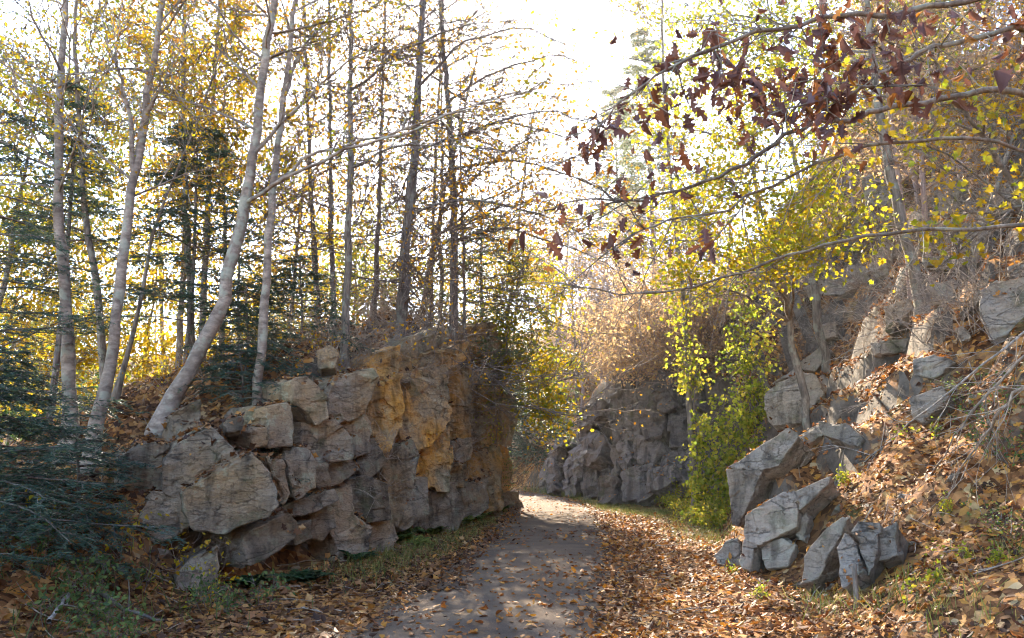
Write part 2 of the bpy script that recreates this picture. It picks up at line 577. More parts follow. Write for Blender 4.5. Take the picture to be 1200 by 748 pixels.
M['lf_green'] = leaf_mat('dull_green_leaves', [(0, (.05, .10, .03)), (.5, (.10, .16, .045)), (1, (.22, .25, .06))], .45)
M['lf_gold'] = leaf_mat('golden_leaves', [(0, (.42, .17, .008)), (.5, (.54, .26, .01)), (1, (.54, .33, .015))], .5)
M['lf_tan'] = leaf_mat('pale_tan_leaves', [(0, (.36, .20, .10)), (.5, (.50, .33, .16)), (1, (.54, .41, .20))], .5)
M['lf_straw'] = leaf_mat('straw_coloured_leaves', [(0, (.42, .24, .13)), (.5, (.56, .36, .17)), (1, (.60, .46, .20))], .6)
M['lf_oak'] = leaf_mat('russet_oak_leaves', [(0, (.085, .042, .04)), (.5, (.145, .065, .05)), (.82, (.24, .085, .03)), (1, (.46, .19, .025))], .3, .4)
M['needle'] = leaf_mat('hemlock_needles', [(0, (.03, .07, .05)), (.6, (.06, .11, .075)), (1, (.12, .16, .07))], .35, .45)
M['pine_needle'] = leaf_mat('pine_needles', [(0, (.07, .11, .05)), (.6, (.15, .19, .08)), (1, (.28, .27, .10))], .45, .45)
M['litter'] = leaf_mat('fallen_leaves', litter_stops(), .25, .6)
M['litter_o'] = leaf_mat('fresh_fallen_leaves', [(0, (.11, .038, .014)), (.3, (.27, .092, .022)), (.6, (.43, .158, .028)), (.85, (.54, .25, .03)), (1, (.46, .33, .16))], .25, .6)
M['grass'] = leaf_mat('grass_blades', [(0, (.07, .11, .025)), (.5, (.16, .18, .04)), (1, (.36, .30, .10))], .4)
M['fern'] = leaf_mat('fern_fronds', [(0, (.06, .12, .03)), (.6, (.14, .20, .04)), (1, (.34, .32, .06))], .45)
M['fern_dark'] = leaf_mat('evergreen_fern_fronds', [(0, (.02, .05, .02)), (.6, (.04, .085, .03)), (1, (.07, .12, .04))], .3)

# ------------------------------------------------------------------ ground and path
def warp(n, lo, hi, c, fine):
    """grid lines: spacing FINE around C, growing outwards"""
    pos = [c]
    s = fine
    while pos[-1] < hi:
        pos.append(pos[-1] + s); s = s if pos[-1] < c + n else s * 1.09
    neg = [c]
    s = fine
    while neg[-1] > lo:
        neg.append(neg[-1] - s); s = s if neg[-1] > c - n else s * 1.09
    return np.array(sorted(set(neg[1:] + pos)))

gx = warp(7.5, -600, 600, 0, .11)
gy = warp(15, -400, 900, 14, .13)
GX, GY = np.meshgrid(gx, gy)
GZ = hgt(GX.ravel(), GY.ravel())
V = np.stack([GX.ravel(), GY.ravel(), GZ], -1)
# knobbly relief on steep ground
ny_, nx_ = GX.shape
idx = np.arange(ny_ * nx_).reshape(ny_, nx_)
Q = np.stack([idx[:-1, :-1], idx[:-1, 1:], idx[1:, 1:], idx[1:, :-1]], -1).reshape(-1, 4)
ground = put('ground', mesh_from('ground', V, Q.ravel(), np.arange(len(Q)) * 4, True), M['ground'])
tag(ground, 'leaf-covered forest floor rising into banks either side of the path', kind='structure')

def resample(poly, step):
    d = np.concatenate([[0], np.cumsum(np.hypot(*np.diff(poly, axis=0).T))])
    s = np.arange(0, d[-1], step)
    return np.stack([np.interp(s, d, poly[:, 0]), np.interp(s, d, poly[:, 1])], -1)

cl = resample(CENTRE, .3)
k = np.ones(9) / 9
pad = np.concatenate([np.repeat(cl[:1], 4, 0), cl, np.repeat(cl[-1:], 4, 0)])
cl = np.stack([np.convolve(pad[:, 0], k, 'valid'), np.convolve(pad[:, 1], k, 'valid')], -1)
tg = unit(np.gradient(cl, axis=0))
nr = np.stack([tg[:, 1], -tg[:, 0]], -1)
us = np.linspace(-1, 1, 15)
edge = 1.28 + .12 * vnoise(np.stack([cl[:, 0] * .9, cl[:, 1] * .9, np.zeros(len(cl))], -1), 3)
PX = cl[:, None] + nr[:, None] * us[None, :, None] * edge[:, None, None]
pz = hgt(PX[..., 0].ravel(), PX[..., 1].ravel()) + .035 + np.tile(.03 * (1 - us ** 2), len(cl)) - np.tile(.045 * (np.abs(us) > .97), len(cl))
PV = np.concatenate([PX.reshape(-1, 2), pz[:, None]], -1)
n_, m_ = len(cl), len(us)
ix = np.arange(n_ * m_).reshape(n_, m_)
PQ = np.stack([ix[:-1, :-1], ix[:-1, 1:], ix[1:, 1:], ix[1:, :-1]], -1).reshape(-1, 4)
path = put('path', mesh_from('path', PV, PQ.ravel(), np.arange(len(PQ)) * 4, True), M['path'])
tag(path, 'worn grey asphalt path winding between the rock cuts', kind='structure')

# ------------------------------------------------------------------ rock blocks
def block_mesh(name, front, depth_dir, depth, n, proud, voxel, seed, rough=.05, origin=None):
    """a bedded block: FRONT outline (k,3) pushed out by PROUD along N, taken back by DEPTH along DEPTH_DIR"""
    front = np.asarray(front, float)
    f = front + n * proud
    c = f.mean(0)
    b = c + (f - c) * .96 + depth_dir * depth
    k = len(f)
    V = np.concatenate([f, b])
    area = np.cross(f[1] - f[0], f[2] - f[0])
    faces = [list(range(k)), list(range(2 * k - 1, k - 1, -1))] + [[(i + 1) % k, i, k + i, k + (i + 1) % k] for i in range(k)]
    import bmesh
    bm = bmesh.new()
    vs = [bm.verts.new(v) for v in V]
    for fc in faces:
        bm.faces.new([vs[i] for i in fc])
    bmesh.ops.recalc_face_normals(bm, faces=bm.faces)
    bmesh.ops.bevel(bm, geom=list(bm.edges), offset=voxel * .3, segments=1, affect='EDGES')
    bmesh.ops.triangulate(bm, faces=bm.faces)
    for it in range(7):
        lg = [e for e in bm.edges if e.calc_length() > voxel * 1.7]
        if not lg: break
        bmesh.ops.subdivide_edges(bm, edges=lg, cuts=1)
        bmesh.ops.triangulate(bm, faces=[f_ for f_ in bm.faces if len(f_.verts) > 3])
    m2 = bpy.data.meshes.new(name)
    bm.to_mesh(m2)
    bm.free()
    cnt = len(m2.vertices)
    co = np.empty(cnt * 3, np.float32)
    m2.vertices.foreach_get('co', co)
    co = co.reshape(-1, 3).astype(float)
    # broken relief: slipped bedding flakes plus fine roughness, bedded at a slant
    R = np.array([[.93, 0, .36], [0, 1, 0], [-.36, 0, .93]])
    q = co @ R.T
    wq = q + np.stack([vnoise(q * 1.9, seed + 1), vnoise(q * 1.9, seed + 2), vnoise(q * 1.9, seed + 3)], -1) * .16
    cell = np.floor(wq * np.array([1.9, 1.9, 3.6]) + seed * .37).astype(np.int64)
    fl = np.stack([hash3(cell[:, 0], cell[:, 1], cell[:, 2], seed + k) - .5 for k in range(3)], -1)
    fine = np.stack([fbm(q * 4.3, 3, seed + 11 * k) for k in range(3)], -1)
    big = np.stack([vnoise(q * 1.4, seed + 21 * k) for k in range(3)], -1)
    wq2 = q + fine * .03
    cell2 = np.floor(wq2 * np.array([4.3, 4.3, 9.0]) + seed * .71).astype(np.int64)
    fl2 = np.stack([hash3(cell2[:, 0], cell2[:, 1], cell2[:, 2], seed + 5 + k) - .5 for k in range(3)], -1)
    bed = vnoise(q * np.array([.8, .8, 8.0]), seed + 31)
    co = co + rough * (1.0 * fl + .35 * fl2 + .22 * fine + .2 * big) + n * (rough * .4 * bed)[:, None]
    if origin is not None:
        co = co - origin
    m2.vertices.foreach_set('co', np.ascontiguousarray(co, np.float32).ravel())
    m2.polygons.foreach_set('use_smooth', np.ones(len(m2.polygons), bool))
    m2.set_sharp_from_angle(angle=math.radians(19))
    m2.update()
    return m2

def px_block(name, poly, n, anchor, depth, proud, mat, parent=None, voxel=.05, rough=.05, inward=None, origin=None, grow_by=1.0):
    """outline traced in the photograph, laid on the plane (ANCHOR, N) of the rock face"""
    global SEED
    SEED += 1
    front = []
    pc_ = np.mean(poly, 0)
    for px, py in [tuple(pc_ + (np.array(q_) - pc_) * grow_by) for q_ in poly]:
        d = ray(px, py)
        den = d @ n
        t = ((anchor - CAM) @ n) / den
        front.append(CAM + d * t)
    front = np.array(front)
    if inward is None: inward = -n
    me = block_mesh(name, front, unit(inward), depth, n, proud, voxel, SEED, rough, origin)
    return put(name, me, mat, parent)
SEED = 100

def wall_hit(px, py, poly, batter=.12):
    """where the line of sight meets the upright rock face standing on the plan line POLY"""
    d = ray(px, py)
    best = None
    z = 0.0
    for it in range(5):
        best = None
        for a, b in zip(poly[:-1], poly[1:]):
            e = b - a
            nn = np.array([-e[1], e[0]]) / np.hypot(*e)
            sgn = 1 if nn @ (a - 0) > 0 else -1          # away from the viewer
            a2, b2 = a + nn * sgn * batter * z, b + nn * sgn * batter * z
            e2 = b2 - a2
            den = d[0] * e2[1] - d[1] * e2[0]
            if abs(den) < 1e-9: continue
            t = (a2[0] * e2[1] - a2[1] * e2[0]) / den
            u = (a2[0] * d[1] - a2[1] * d[0]) / den
            if t > 0 and -.02 <= u <= 1.02 and (best is None or t < best[0]):
                best = (t, -nn * sgn)
        if best is None:
            return None
        z = max(0, CAMZ + d[2] * best[0])
    return CAM + d * best[0], np.array([best[1][0], best[1][1], batter])

WL = np.array([(-6.2, 9.9), (-4.6, 9.5), (-3.35, 9.3), (-2.35, 12.0), (-1.6, 14.2), (-.85, 18), (-.42, 21.3), (-.25, 21.9)])
WR = np.array([(.9, 32.5), (1.9, 28.5), (2.9, 24.7), (5.3, 21.4), (6.4, 19.5)])

def zl(pts): return [(150 + x / 2.338, 380 + y / 2.338) for x, y in pts]
def zc(pts): return [(560 + x / 2.991, 400 + y / 2.991) for x, y in pts]
def zd(pts): return [(800 + x / 2.9925, 498 + y / 2.9925) for x, y in pts]
def ze(pts): return [(800 + x / 2.9925, 250 + y / 2.9925) for x, y in pts]

LEFT = [  # outline, stain, proud
 ([(180,470),(215,435),(350,365),(375,390),(415,490),(395,510),(275,560),(205,555),(180,510)], 0, .34),
 ([(125,375),(150,340),(235,292),(300,350),(310,372),(190,450),(155,470),(130,460)], 0, .30),
 ([(60,560),(95,485),(165,475),(205,545),(190,575),(105,612),(85,600)], 0, .36),
 ([(270,625),(285,590),(385,535),(415,560),(415,590),(365,640),(285,675),(272,660)], 0, .48),
 ([(165,700),(200,650),(265,620),(275,680),(245,740),(175,755)], 0, .45),
 ([(415,395),(430,355),(470,360),(495,400),(490,455),(440,487),(424,450)], 0, .3),
 ([(365,372),(408,378),(428,480),(418,488),(380,392)], 0, .18),
 ([(400,515),(440,490),(540,465),(550,490),(490,520),(405,540)], 0, .25),
 ([(475,285),(545,275),(590,330),(585,365),(520,378),(470,340)], 0, .25),
 ([(435,165),(470,155),(520,205),(530,265),(500,278),(440,215)], 0, .24),
 ([(560,170),(640,140),(655,165),(625,240),(560,268),(535,255),(545,200)], 0, .25),
 ([(560,272),(630,247),(650,290),(640,345),(595,360),(590,325)], 0, .2),
 ([(540,382),(580,370),(615,405),(585,430),(542,445)], 0, .22),
 ([(500,387),(535,382),(538,445),(515,465),(500,440)], 0, .16),
 ([(0,370),(60,330),(120,340),(122,375),(126,460),(60,480),(10,460)], 0, .2),
 ([(40,480),(90,483),(60,555),(20,540)], 0, .2),
 ([(110,230),(180,190),(185,260),(150,310),(115,300)], 0, -.3),
 ([(370,230),(430,220),(440,330),(380,335)], 0, .1),
 ([(275,270),(320,262),(325,300),(285,305)], 0, .1),
 ([(325,300),(368,290),(372,340),(330,345)], 0, .1),
 ([(780,40),(850,15),(865,45),(780,85),(772,70)], 0, .2),
 ([(790,90),(895,60),(890,105),(800,150),(770,140)], 1, .3),
 ([(740,162),(850,142),(860,260),(820,320),(760,330),(740,280)], 1, .2),
 ([(860,130),(915,110),(922,150),(913,215),(870,220)], 1, .3),
 ([(925,100),(1000,80),(1005,140),(930,165)], 1, .22),
 ([(925,170),(1000,150),(1000,200),(930,205)], 1, .3),
 ([(930,210),(1000,205),(1000,310),(960,360),(930,330)], 1, .2),
 ([(870,228),(920,223),(925,310),(880,310)], 1, .14),
 ([(880,330),(920,320),(925,360),(880,395)], 0, .3),
 ([(868,400),(905,390),(905,445),(870,445)], 1, .24),
 ([(912,380),(960,367),(1000,345),(1000,500),(965,500),(950,430),(915,440)], 1, .2),
 ([(660,190),(730,160),(735,280),(700,340),(665,330),(655,260)], 1, .12),
 ([(615,330),(660,330),(690,380),(640,420),(612,390)], 0, .15),
 ([(690,350),(760,335),(780,370),(760,440),(700,430)], 0, .2),
 ([(780,350),(865,305),(866,400),(858,450),(790,440)], 1, .22),
 ([(700,440),(790,445),(800,520),(740,560),(700,530)], 0, .26),
 ([(800,455),(880,450),(900,520),(870,570),(800,550)], 0, .24),
 ([(590,440),(640,430),(690,450),(690,530),(620,540),(595,500)], 0, .2),
 ([(550,480),(590,462),(600,530),(640,560),(630,640),(570,650),(545,560)], 0, .26),
 ([(490,525),(540,500),(545,560),(520,600),(480,590)], 0, .2),
 ([(640,560),(700,540),(720,590),(690,625),(645,640)], 0, .28),
 ([(908,452),(960,440),(965,505),(908,550)], 0, .26),
 ([(430,565),(480,545),(480,590),(440,610)], 0, .18),
 ([(1003,150),(1030,250),(1028,350),(1012,505),(1002,500)], 0, .1),
 ([(655,100),(735,70),(735,150),(660,180)], 1, .02),
 ([(740,90),(772,85),(768,150),(740,155)], 1, .08),
 ([(905,20),(985,5),(1000,70),(905,95)], 1, .1),
 ([(985,45),(1022,62),(1034,120),(1012,165),(985,150)], 1, .3),
 ([(990,190),(1038,215),(1046,262),(1030,322),(992,318)], 0, .35),
 ([(990,330),(1024,335),(1040,395),(1034,470),(992,478)], 1, .3),
 ([(975,478),(1042,470),(1056,512),(1040,536),(975,545)], 0, .45),
 ([(960,500),(990,495),(1000,540),(955,552)], 0, .5),
]
left_rock = thing('rock_outcrop', 'tall ochre-stained rock outcrop of tilted blocks left of the path', 'rock outcrop', (-2.3, 12.3, 0))
lo_ = np.array(left_rock.location)
for poly, st, proud in LEFT:
    P = zl(poly)
    c = np.mean(P, 0)
    w_ = wall_hit(c[0], min(c[1], 640), WL)
    q_ = 582
    while w_ is None:
        w_ = wall_hit(q_, c[1], WL)
        q_ -= 3
    anchor, n = w_
    anchor = CAM + ray(*c) * (anchor[1] / ray(*c)[1])
    toc = unit(np.array([-anchor[0], -anchor[1], 0]))
    n = unit(unit(n) * .6 + toc * (.62 if c[0] < 400 else .42) + np.array([0, 0, rng.uniform(0, .22)]) + rng.normal(0, .06, 3))
    inw = unit(-n + np.array([-.5, .1, .1]))
    o = px_block('rock_block', P, n, anchor, .9, proud if c[0] < 375 else proud * .7 + rng.uniform(-.05, .05), M['rock_o'] if st else M['rock_l'], left_rock, .05,   .052 if not st else .075, inw, lo_, 1.10 if c[0] < 375 else 1.24)

FAR = [
 [(700,100),(745,110),(740,230),(690,258),(660,200),(680,130)], [(600,190),(650,162),(688,260),(680,330),(620,348),(595,270)],
 [(545,200),(590,192),(595,330),(560,350),(540,290)], [(490,200),(540,187),(543,260),(530,350),(495,360),(480,280)],
 [(430,240),(485,212),(478,270),(430,320),(410,300)], [(410,352),(450,335),(480,352),(475,420),(440,450),(405,430)],
 [(395,462),(435,452),(440,540),(400,560),(385,520)], [(355,390),(400,372),(400,450),(370,540),(335,550),(337,440)],
 [(322,380),(352,370),(334,440),(330,540),(312,548),(312,430)], [(285,400),(315,382),(310,540),(280,548),(270,480)],
 [(255,450),(283,412),(278,540),(245,548)], [(440,462),(475,442),(490,500),(480,575),(440,565)],
 [(525,370),(560,352),(570,440),(545,478),(520,450)], [(485,370),(520,362),(518,470),(490,470)],
 [(490,490),(540,490),(540,575),(490,580)], [(570,345),(640,352),(670,380),(640,430),(580,440)],
 [(545,482),(640,442),(650,540),(600,575),(545,565)], [(660,410),(735,380),(755,440),(670,470)],
 [(660,482),(740,452),(745,510),(690,550),(655,550)], [(745,130),(800,150),(800,250),(745,240)],
 [(745,260),(800,270),(800,360),(750,370)], [(380,310),(420,272),(428,330),(400,350),(370,362)],
 [(500,130),(540,112),(560,180),(500,195)], [(570,100),(640,62),(690,110),(650,158),(580,182)],
 [(745,385),(800,375),(810,470),(760,500)], [(690,265),(742,250),(745,370),(690,375)],
]
far_rock = thing('rock_outcrop', 'blue-grey jagged rock cliff at the bend right of the path', 'rock outcrop', (3.0, 24.8, 0))
lo_ = np.array(far_rock.location)
for P in FAR:
    P = zc(P)
    c = np.mean(P, 0)
    w_ = wall_hit(c[0], c[1], WR, .22)
    if w_ is None: continue
    anchor, n = w_
    toc = unit(np.array([-anchor[0], -anchor[1], 0]))
    n = unit(unit(n) * .8 + toc * .3 + np.array([0, 0, rng.uniform(0, .2)]) + rng.normal(0, .12, 3))
    px_block('rock_block', P, n, anchor, 1.5, rng.uniform(.15, .85), M['rock_f'], far_rock, .09, .14, unit(-n + np.array([.2, .3, -.1])), lo_, 1.1)

RIGHT = [  # outline, frame, label, depth, upright-ness (0 = lies on the slope, 1 = faces the viewer), pale?
 ([[(165,155),(370,22),(415,45),(340,152),(285,168)], [(165,158),(285,168),(262,215),(232,290),(206,350),(186,345)]], zd, 'pale angular slab with a hollow of leaves, above the slanting slab', .55, .85),
 ([[(228,322),(388,236),(412,300),(405,355),(275,420),(224,402)], [(392,236),(520,186),(512,215),(415,300)], [(224,402),(272,420),(255,520),(215,505)]], zd, 'pale slanting slab jutting towards the path over a dark gap', .5, .9),
 ([(412,302),(440,300),(455,332),(432,415),(410,400)], zd, 'small upright grey stone beside the slanting slab', .3, .8),
 ([(285,425),(360,400),(400,432),(375,505),(300,515)], zd, 'shaded rock wedged in the gap under the slanting slab', .4, .8),
 ([(440,482),(520,380),(590,330),(570,400),(550,450),(475,565),(430,575)], zd, 'blue-grey leaning rock left of the cracked boulder', .4, .75),
 ([(118,470),(160,420),(205,398),(218,490),(140,500)], zd, 'low grey rock at the foot of the slanting slab by the grass', .5, .8),
 ([(500,0),(590,8),(652,66),(640,92),(590,80),(505,45)], zd, 'long narrow sunlit rock rib running down the leafy bank', .3, .5),
 ([(410,52),(500,0),(508,42),(440,78)], zd, 'grey wedge of rock beneath the big sunlit boulder', .4, .7),
 ([(300,640),(340,605),(430,562),(470,580),(500,640),(420,742),(330,752),(300,720)], ze, 'big rounded sunlit boulder topping the stack of right bank slabs', .8, .8),
 ([(330,603),(500,470),(532,490),(470,562),(430,558)], ze, 'slanting sunlit slab resting above the big rounded boulder', .4, .6),
 ([(430,270),(590,190),(640,200),(660,250),(560,290),(450,300)], ze, 'long sunlit ledge high on the bank left of the leaning trunk', .6, .6),
 ([(670,460),(810,445),(820,490),(680,502)], ze, 'low flat grey ledge in the middle of the leafy bank', .4, .7),
 ([(815,520),(890,500),(960,540),(890,580),(820,570)], ze, 'brownish boulder half buried in leaves below the flat ledge', .5, .7),
 ([(810,660),(920,620),(950,660),(850,742),(820,720)], ze, 'blocky pale stone poking out under the bare arching stems', .5, .7),
 ([(1060,280),(1110,250),(1215,240),(1215,400),(1090,450),(1060,380)], ze, 'large purple-grey boulder at the right edge of the bank', .8, .7),
 ([(970,370),(1040,290),(1057,302),(1022,352),(982,382)], ze, 'thin upturned stone left of the large purple-grey boulder', .3, .8),
 ([(968,420),(1000,408),(1018,440),(985,458)], ze, 'small round pale stone among leaves left of the purple boulder', .2, .8),
 ([(850,160),(1020,148),(1022,192),(850,196)], ze, 'long low ledge right of the leaning trunk', .5, .8),
 ([(600,-10),(634,-10),(634,130),(600,132)], ze, 'upright sunlit rock pillar left of the leaning trunk', .5, .9),
 ([(835,65),(970,48),(965,145),(835,150)], ze, 'squarish grey block above the long low ledge', .6, .8),
 ([(975,45),(1060,30),(1090,140),(980,145)], ze, 'grey block beside the squarish block high on the bank', .6, .8),
 ([(720,340),(800,310),(812,342),(745,430),(720,422)], ze, 'grey rock leaning in brush left of the trunk foot', .4, .7),
 ([(1140,205),(1215,180),(1215,236),(1150,238)], ze, 'pale flat rock capping the large purple-grey boulder', .5, .7),
 ([(860,258),(960,250),(960,300),(870,322)], ze, 'dark squared rock in brush right of the trunk foot', .5, .7),
 ([(640,-120),(760,-140),(780,-30),(650,-20)], ze, 'broad grey rock face behind brush above the rock pillar', .6, .7),
 ([(880,-90),(1000,-110),(1030,0),(890,15)], ze, 'broad grey rock shelf high up right of the leaning trunk', .6, .7),
 ([(1060,-60),(1200,-110),(1215,-10),(1080,10)], ze, 'grey rock band near the top right of the bank', .6, .7),
 ([(700,130),(740,120),(742,200),(690,230),(660,200)], ze, 'narrow grey rock tucked left behind the leaning trunk', .5, .7),
 ([(470,400),(540,385),(545,440),(480,450)], ze, 'small tan rock in dry brush above the slanting sunlit slab', .4, .7),
]
for poly, fr, lab, dep, up_ in RIGHT:
    pieces = [fr(q) for q in (poly if isinstance(poly[0], list) else [poly])]
    allp = [q for p_ in pieces for q in p_]
    c = np.mean(allp, 0)
    # the rock stands where its foot meets the bank
    low = max(allp, key=lambda q: q[1])
    h = hit(c[0], low[1] - 2)
    org = np.array([h[0], h[1], h[2]])
    tn = tnormal(h[0], h[1], .5)
    n0 = None
    root = thing('boulder', lab, 'boulder', tuple(org), 'boulders and ledges of the right bank') if len(pieces) > 1 else None
    anchor = CAM + ray(*c) * (h[1] / ray(*c)[1])
    toc = unit(np.array([-anchor[0], -anchor[1], .25]))
    n0 = unit(tn * (1 - up_) + toc * up_ + np.array([-.25, 0, .1]) + rng.normal(0, .05, 3))
    for P in pieces:
        n = unit(n0 + rng.normal(0, .10, 3)) if root else n0
        o = px_block('rock_piece' if root else 'boulder', P, n, anchor, dep * 1.5, .12, M['rock_r'], root, .034, .042, unit(-n + np.array([.25, .25, -.25])), org, 1.04)
    if not root:
        o.location = org
        tag(o, lab, 'boulder', 'boulders and ledges of the right bank')

# the cracked boulder in three pieces
h = hit(*zd([(650, 560)])[0])
crk = thing('boulder', 'cracked grey boulder low on the leafy right bank, split into three', 'boulder', tuple(h), 'boulders and ledges of the right bank')
for poly in ([(550,450),(580,395),(610,415),(642,525),(575,590)], [(584,388),(610,345),(690,352),(694,455),(655,545),(615,415)], [(695,385),(755,350),(768,470),(702,490)]):
    P = zd(poly)
    c = np.mean(P, 0)
    anchor = CAM + ray(*c) * (h[1] / ray(*c)[1])
    n = unit(np.array([-.5, -.8, .35]) + rng.normal(0, .12, 3))
    px_block('rock_piece', P, n, anchor, .6, .1, M['rock_r'], crk, .032, .035, unit(-n + np.array([.3, .3, -.3])), np.array(crk.location))

# the loose grey boulder on top of the left outcrop
P = zl([(515,75),(550,58),(575,80),(568,130),(520,125)])
c = np.mean(P, 0)
anchor, n = wall_hit(c[0], c[1], WL)
anchor = CAM + ray(*c) * ((anchor[1] + .5) / ray(*c)[1])
n = unit(np.array([.3, -.9, .3]))
o = px_block('boulder', P, n, anchor, .7, .1, M['rock_l'], None, .045, .06, unit(np.array([-.2, 1, -.2])), anchor)
o.location = anchor
tag(o, 'grey boulder on top of the left outcrop beside orange leaves', 'boulder')

# loose stones at the foot of the rocks
for i, (px, py, sz) in enumerate([(288, 686, 12), (318, 676, 9), (345, 668, 8), (262, 694, 9), (395, 660, 9), (430, 652, 7), (455, 646, 8), (500, 634, 6), (530, 624, 6), (552, 616, 6), (216, 660, 10), (190, 650, 9),
                                 (870, 668, 8), (905, 684, 9), (940, 690, 8), (975, 692, 7), (1075, 640, 9), (1100, 610, 8), (1060, 585, 8), (1120, 560, 9), (985, 600, 8), (1140, 470, 10), (1100, 430, 9), (1020, 440, 9)]):
    k_ = 6 + i % 2
    ang = np.sort(rng.uniform(0, 6.283, 3).tolist() + np.linspace(.3, 5.9, k_ - 3).tolist())
    P = [(px + math.cos(a_) * sz * rng.uniform(.8, 1.2), py - 2 - math.sin(a_) * sz * rng.uniform(.55, .8)) for a_ in ang]
    h = hit(px, py)
    n = unit(np.array([-h[0] * .3, -h[1], 4.0]) + rng.normal(0, .4, 3))
    o = px_block('stone', P, n, np.array(h), .22, .03, M['rock_l'] if px < 600 else M['rock_r'], None, .035, .03, unit(-n + np.array([0, .2, -.3])), np.array(h))
    o.location = h
    tag(o, 'small loose stone in the leaves at the foot of the left outcrop' if px < 600 else 'small loose stone in the leaves of the right bank', 'stone', 'loose stones left' if px < 600 else 'loose stones right')

# ------------------------------------------------------------------ growing things
def wander(start, d, length, n, amp, trop=0.0):
    d = unit(d)
    pts = [np.asarray(start, float)]
    st = length / (n - 1)
    for i in range(n - 1):
        d = unit(d + rng.normal(0, amp, 3) + np.array([0, 0, trop]))
        pts.append(pts[-1] + d * st)
    return np.array(pts)

def spot(pts, f):
    i = f * (len(pts) - 1)
    k = min(int(i), len(pts) - 2)
    return pts[k] + (pts[k + 1] - pts[k]) * (i - k), unit(pts[k + 1] - pts[k])

def grow(mb, start, d, length, r, level, maxl, kids, leaves, amp=.16, trop=.03, spread=.9, thin=.006):
    n = 6 if level < maxl else 4
    pts = wander(start, d, length, n, amp, trop)
    mb.tube(pts, np.linspace(r, max(r * .3, thin * .7), n), 5 if r > .03 else 3)
    if level < maxl:
        for k in range(kids[level]):
            p, t = spot(pts, rng.uniform(.2, 1))
            nd = unit(t + rng.normal(0, spread * .75, 3) * np.array([1, 1, .7]))
            grow(mb, p, nd, length * rng.uniform(.35, .65), max(r * .45, thin), level + 1, maxl, kids, leaves, amp, trop, spread, thin)
    if level >= maxl - 1:
        for f in np.linspace(.3, 1, 4):
            p, t = spot(pts, f)
            leaves.append((p, t))

def crown(name, spots, per, size, shape, mat, parent, off, jit=.1, curl=.3, keep=1.0, droop=.3):
    P = np.array([s[0] for s in spots])
    T = np.array([s[1] for s in spots])
    if keep < 1:
        m = rng.random(len(P)) < keep
        P, T = P[m], T[m]
    P = np.repeat(P, per, 0)
    T = np.repeat(T, per, 0)
    n = len(P)
    P = P + rng.normal(0, jit, (n, 3))
    ax = unit(T * .6 + rng.normal(0, .7, (n, 3)) + np.array([0, 0, -droop]))
    nr_ = unit(rng.normal(0, 1, (n, 3)) + np.array([0, 0, .8]))
    me = leaf_mesh(name, P - np.asarray(off), ax, nr_, size * rng.uniform(.6, 1.25, n), shape, curl)
    return put(name, me, mat, parent)

def traced_trunk(pts_px, Y, lean_y=0.0, extra=3.0):
    """trunk axis through traced picture points, all about Y metres away, rooted in the ground, running on above the frame"""
    pts = [at(px, py, Y + lean_y * i / max(1, len(pts_px) - 1)) for i, (px, py) in enumerate(pts_px)]
    b = pts[0].copy()
    g = hz(b[0], b[1])
    pts = np.array(pts)
    if b[2] > g - .1:
        d = pts[1] - pts[0]
        foot = np.array([b[0] - .25 * d[0] / max(abs(d[2]), .2) * max(b[2] - g, 0), b[1], g - .15])
        foot[2] = hz(foot[0], foot[1]) - .15
        mid = foot * .5 + b * .5
        pts = np.concatenate([[foot], [mid], pts]) if b[2] - g > .5 else np.concatenate([[foot], pts[0:]])
    d = unit(pts[-1] - pts[-3])
    nx = [pts[-1]]
    for k in range(4):
        d = unit(d + rng.normal(0, .05, 3) + np.array([0, 0, .05]))
        nx.append(nx[-1] + d * extra / 4)
    pts = np.concatenate([pts, nx[1:]])
    # smooth resample
    s = np.concatenate([[0], np.cumsum(np.linalg.norm(np.diff(pts, axis=0), axis=1))])
    q = np.linspace(0, s[-1], max(14, int(s[-1] / .35)))
    out = np.stack([np.interp(q, s, pts[:, k]) for k in range(3)], -1)
    kk = np.ones(3) / 3
    sm = out.copy()
    for k in range(3):
        sm[1:-1, k] = np.convolve(out[:, k], kk, 'valid')
    sm[1:-1] += rng.normal(0, .012, sm[1:-1].shape)
    return sm

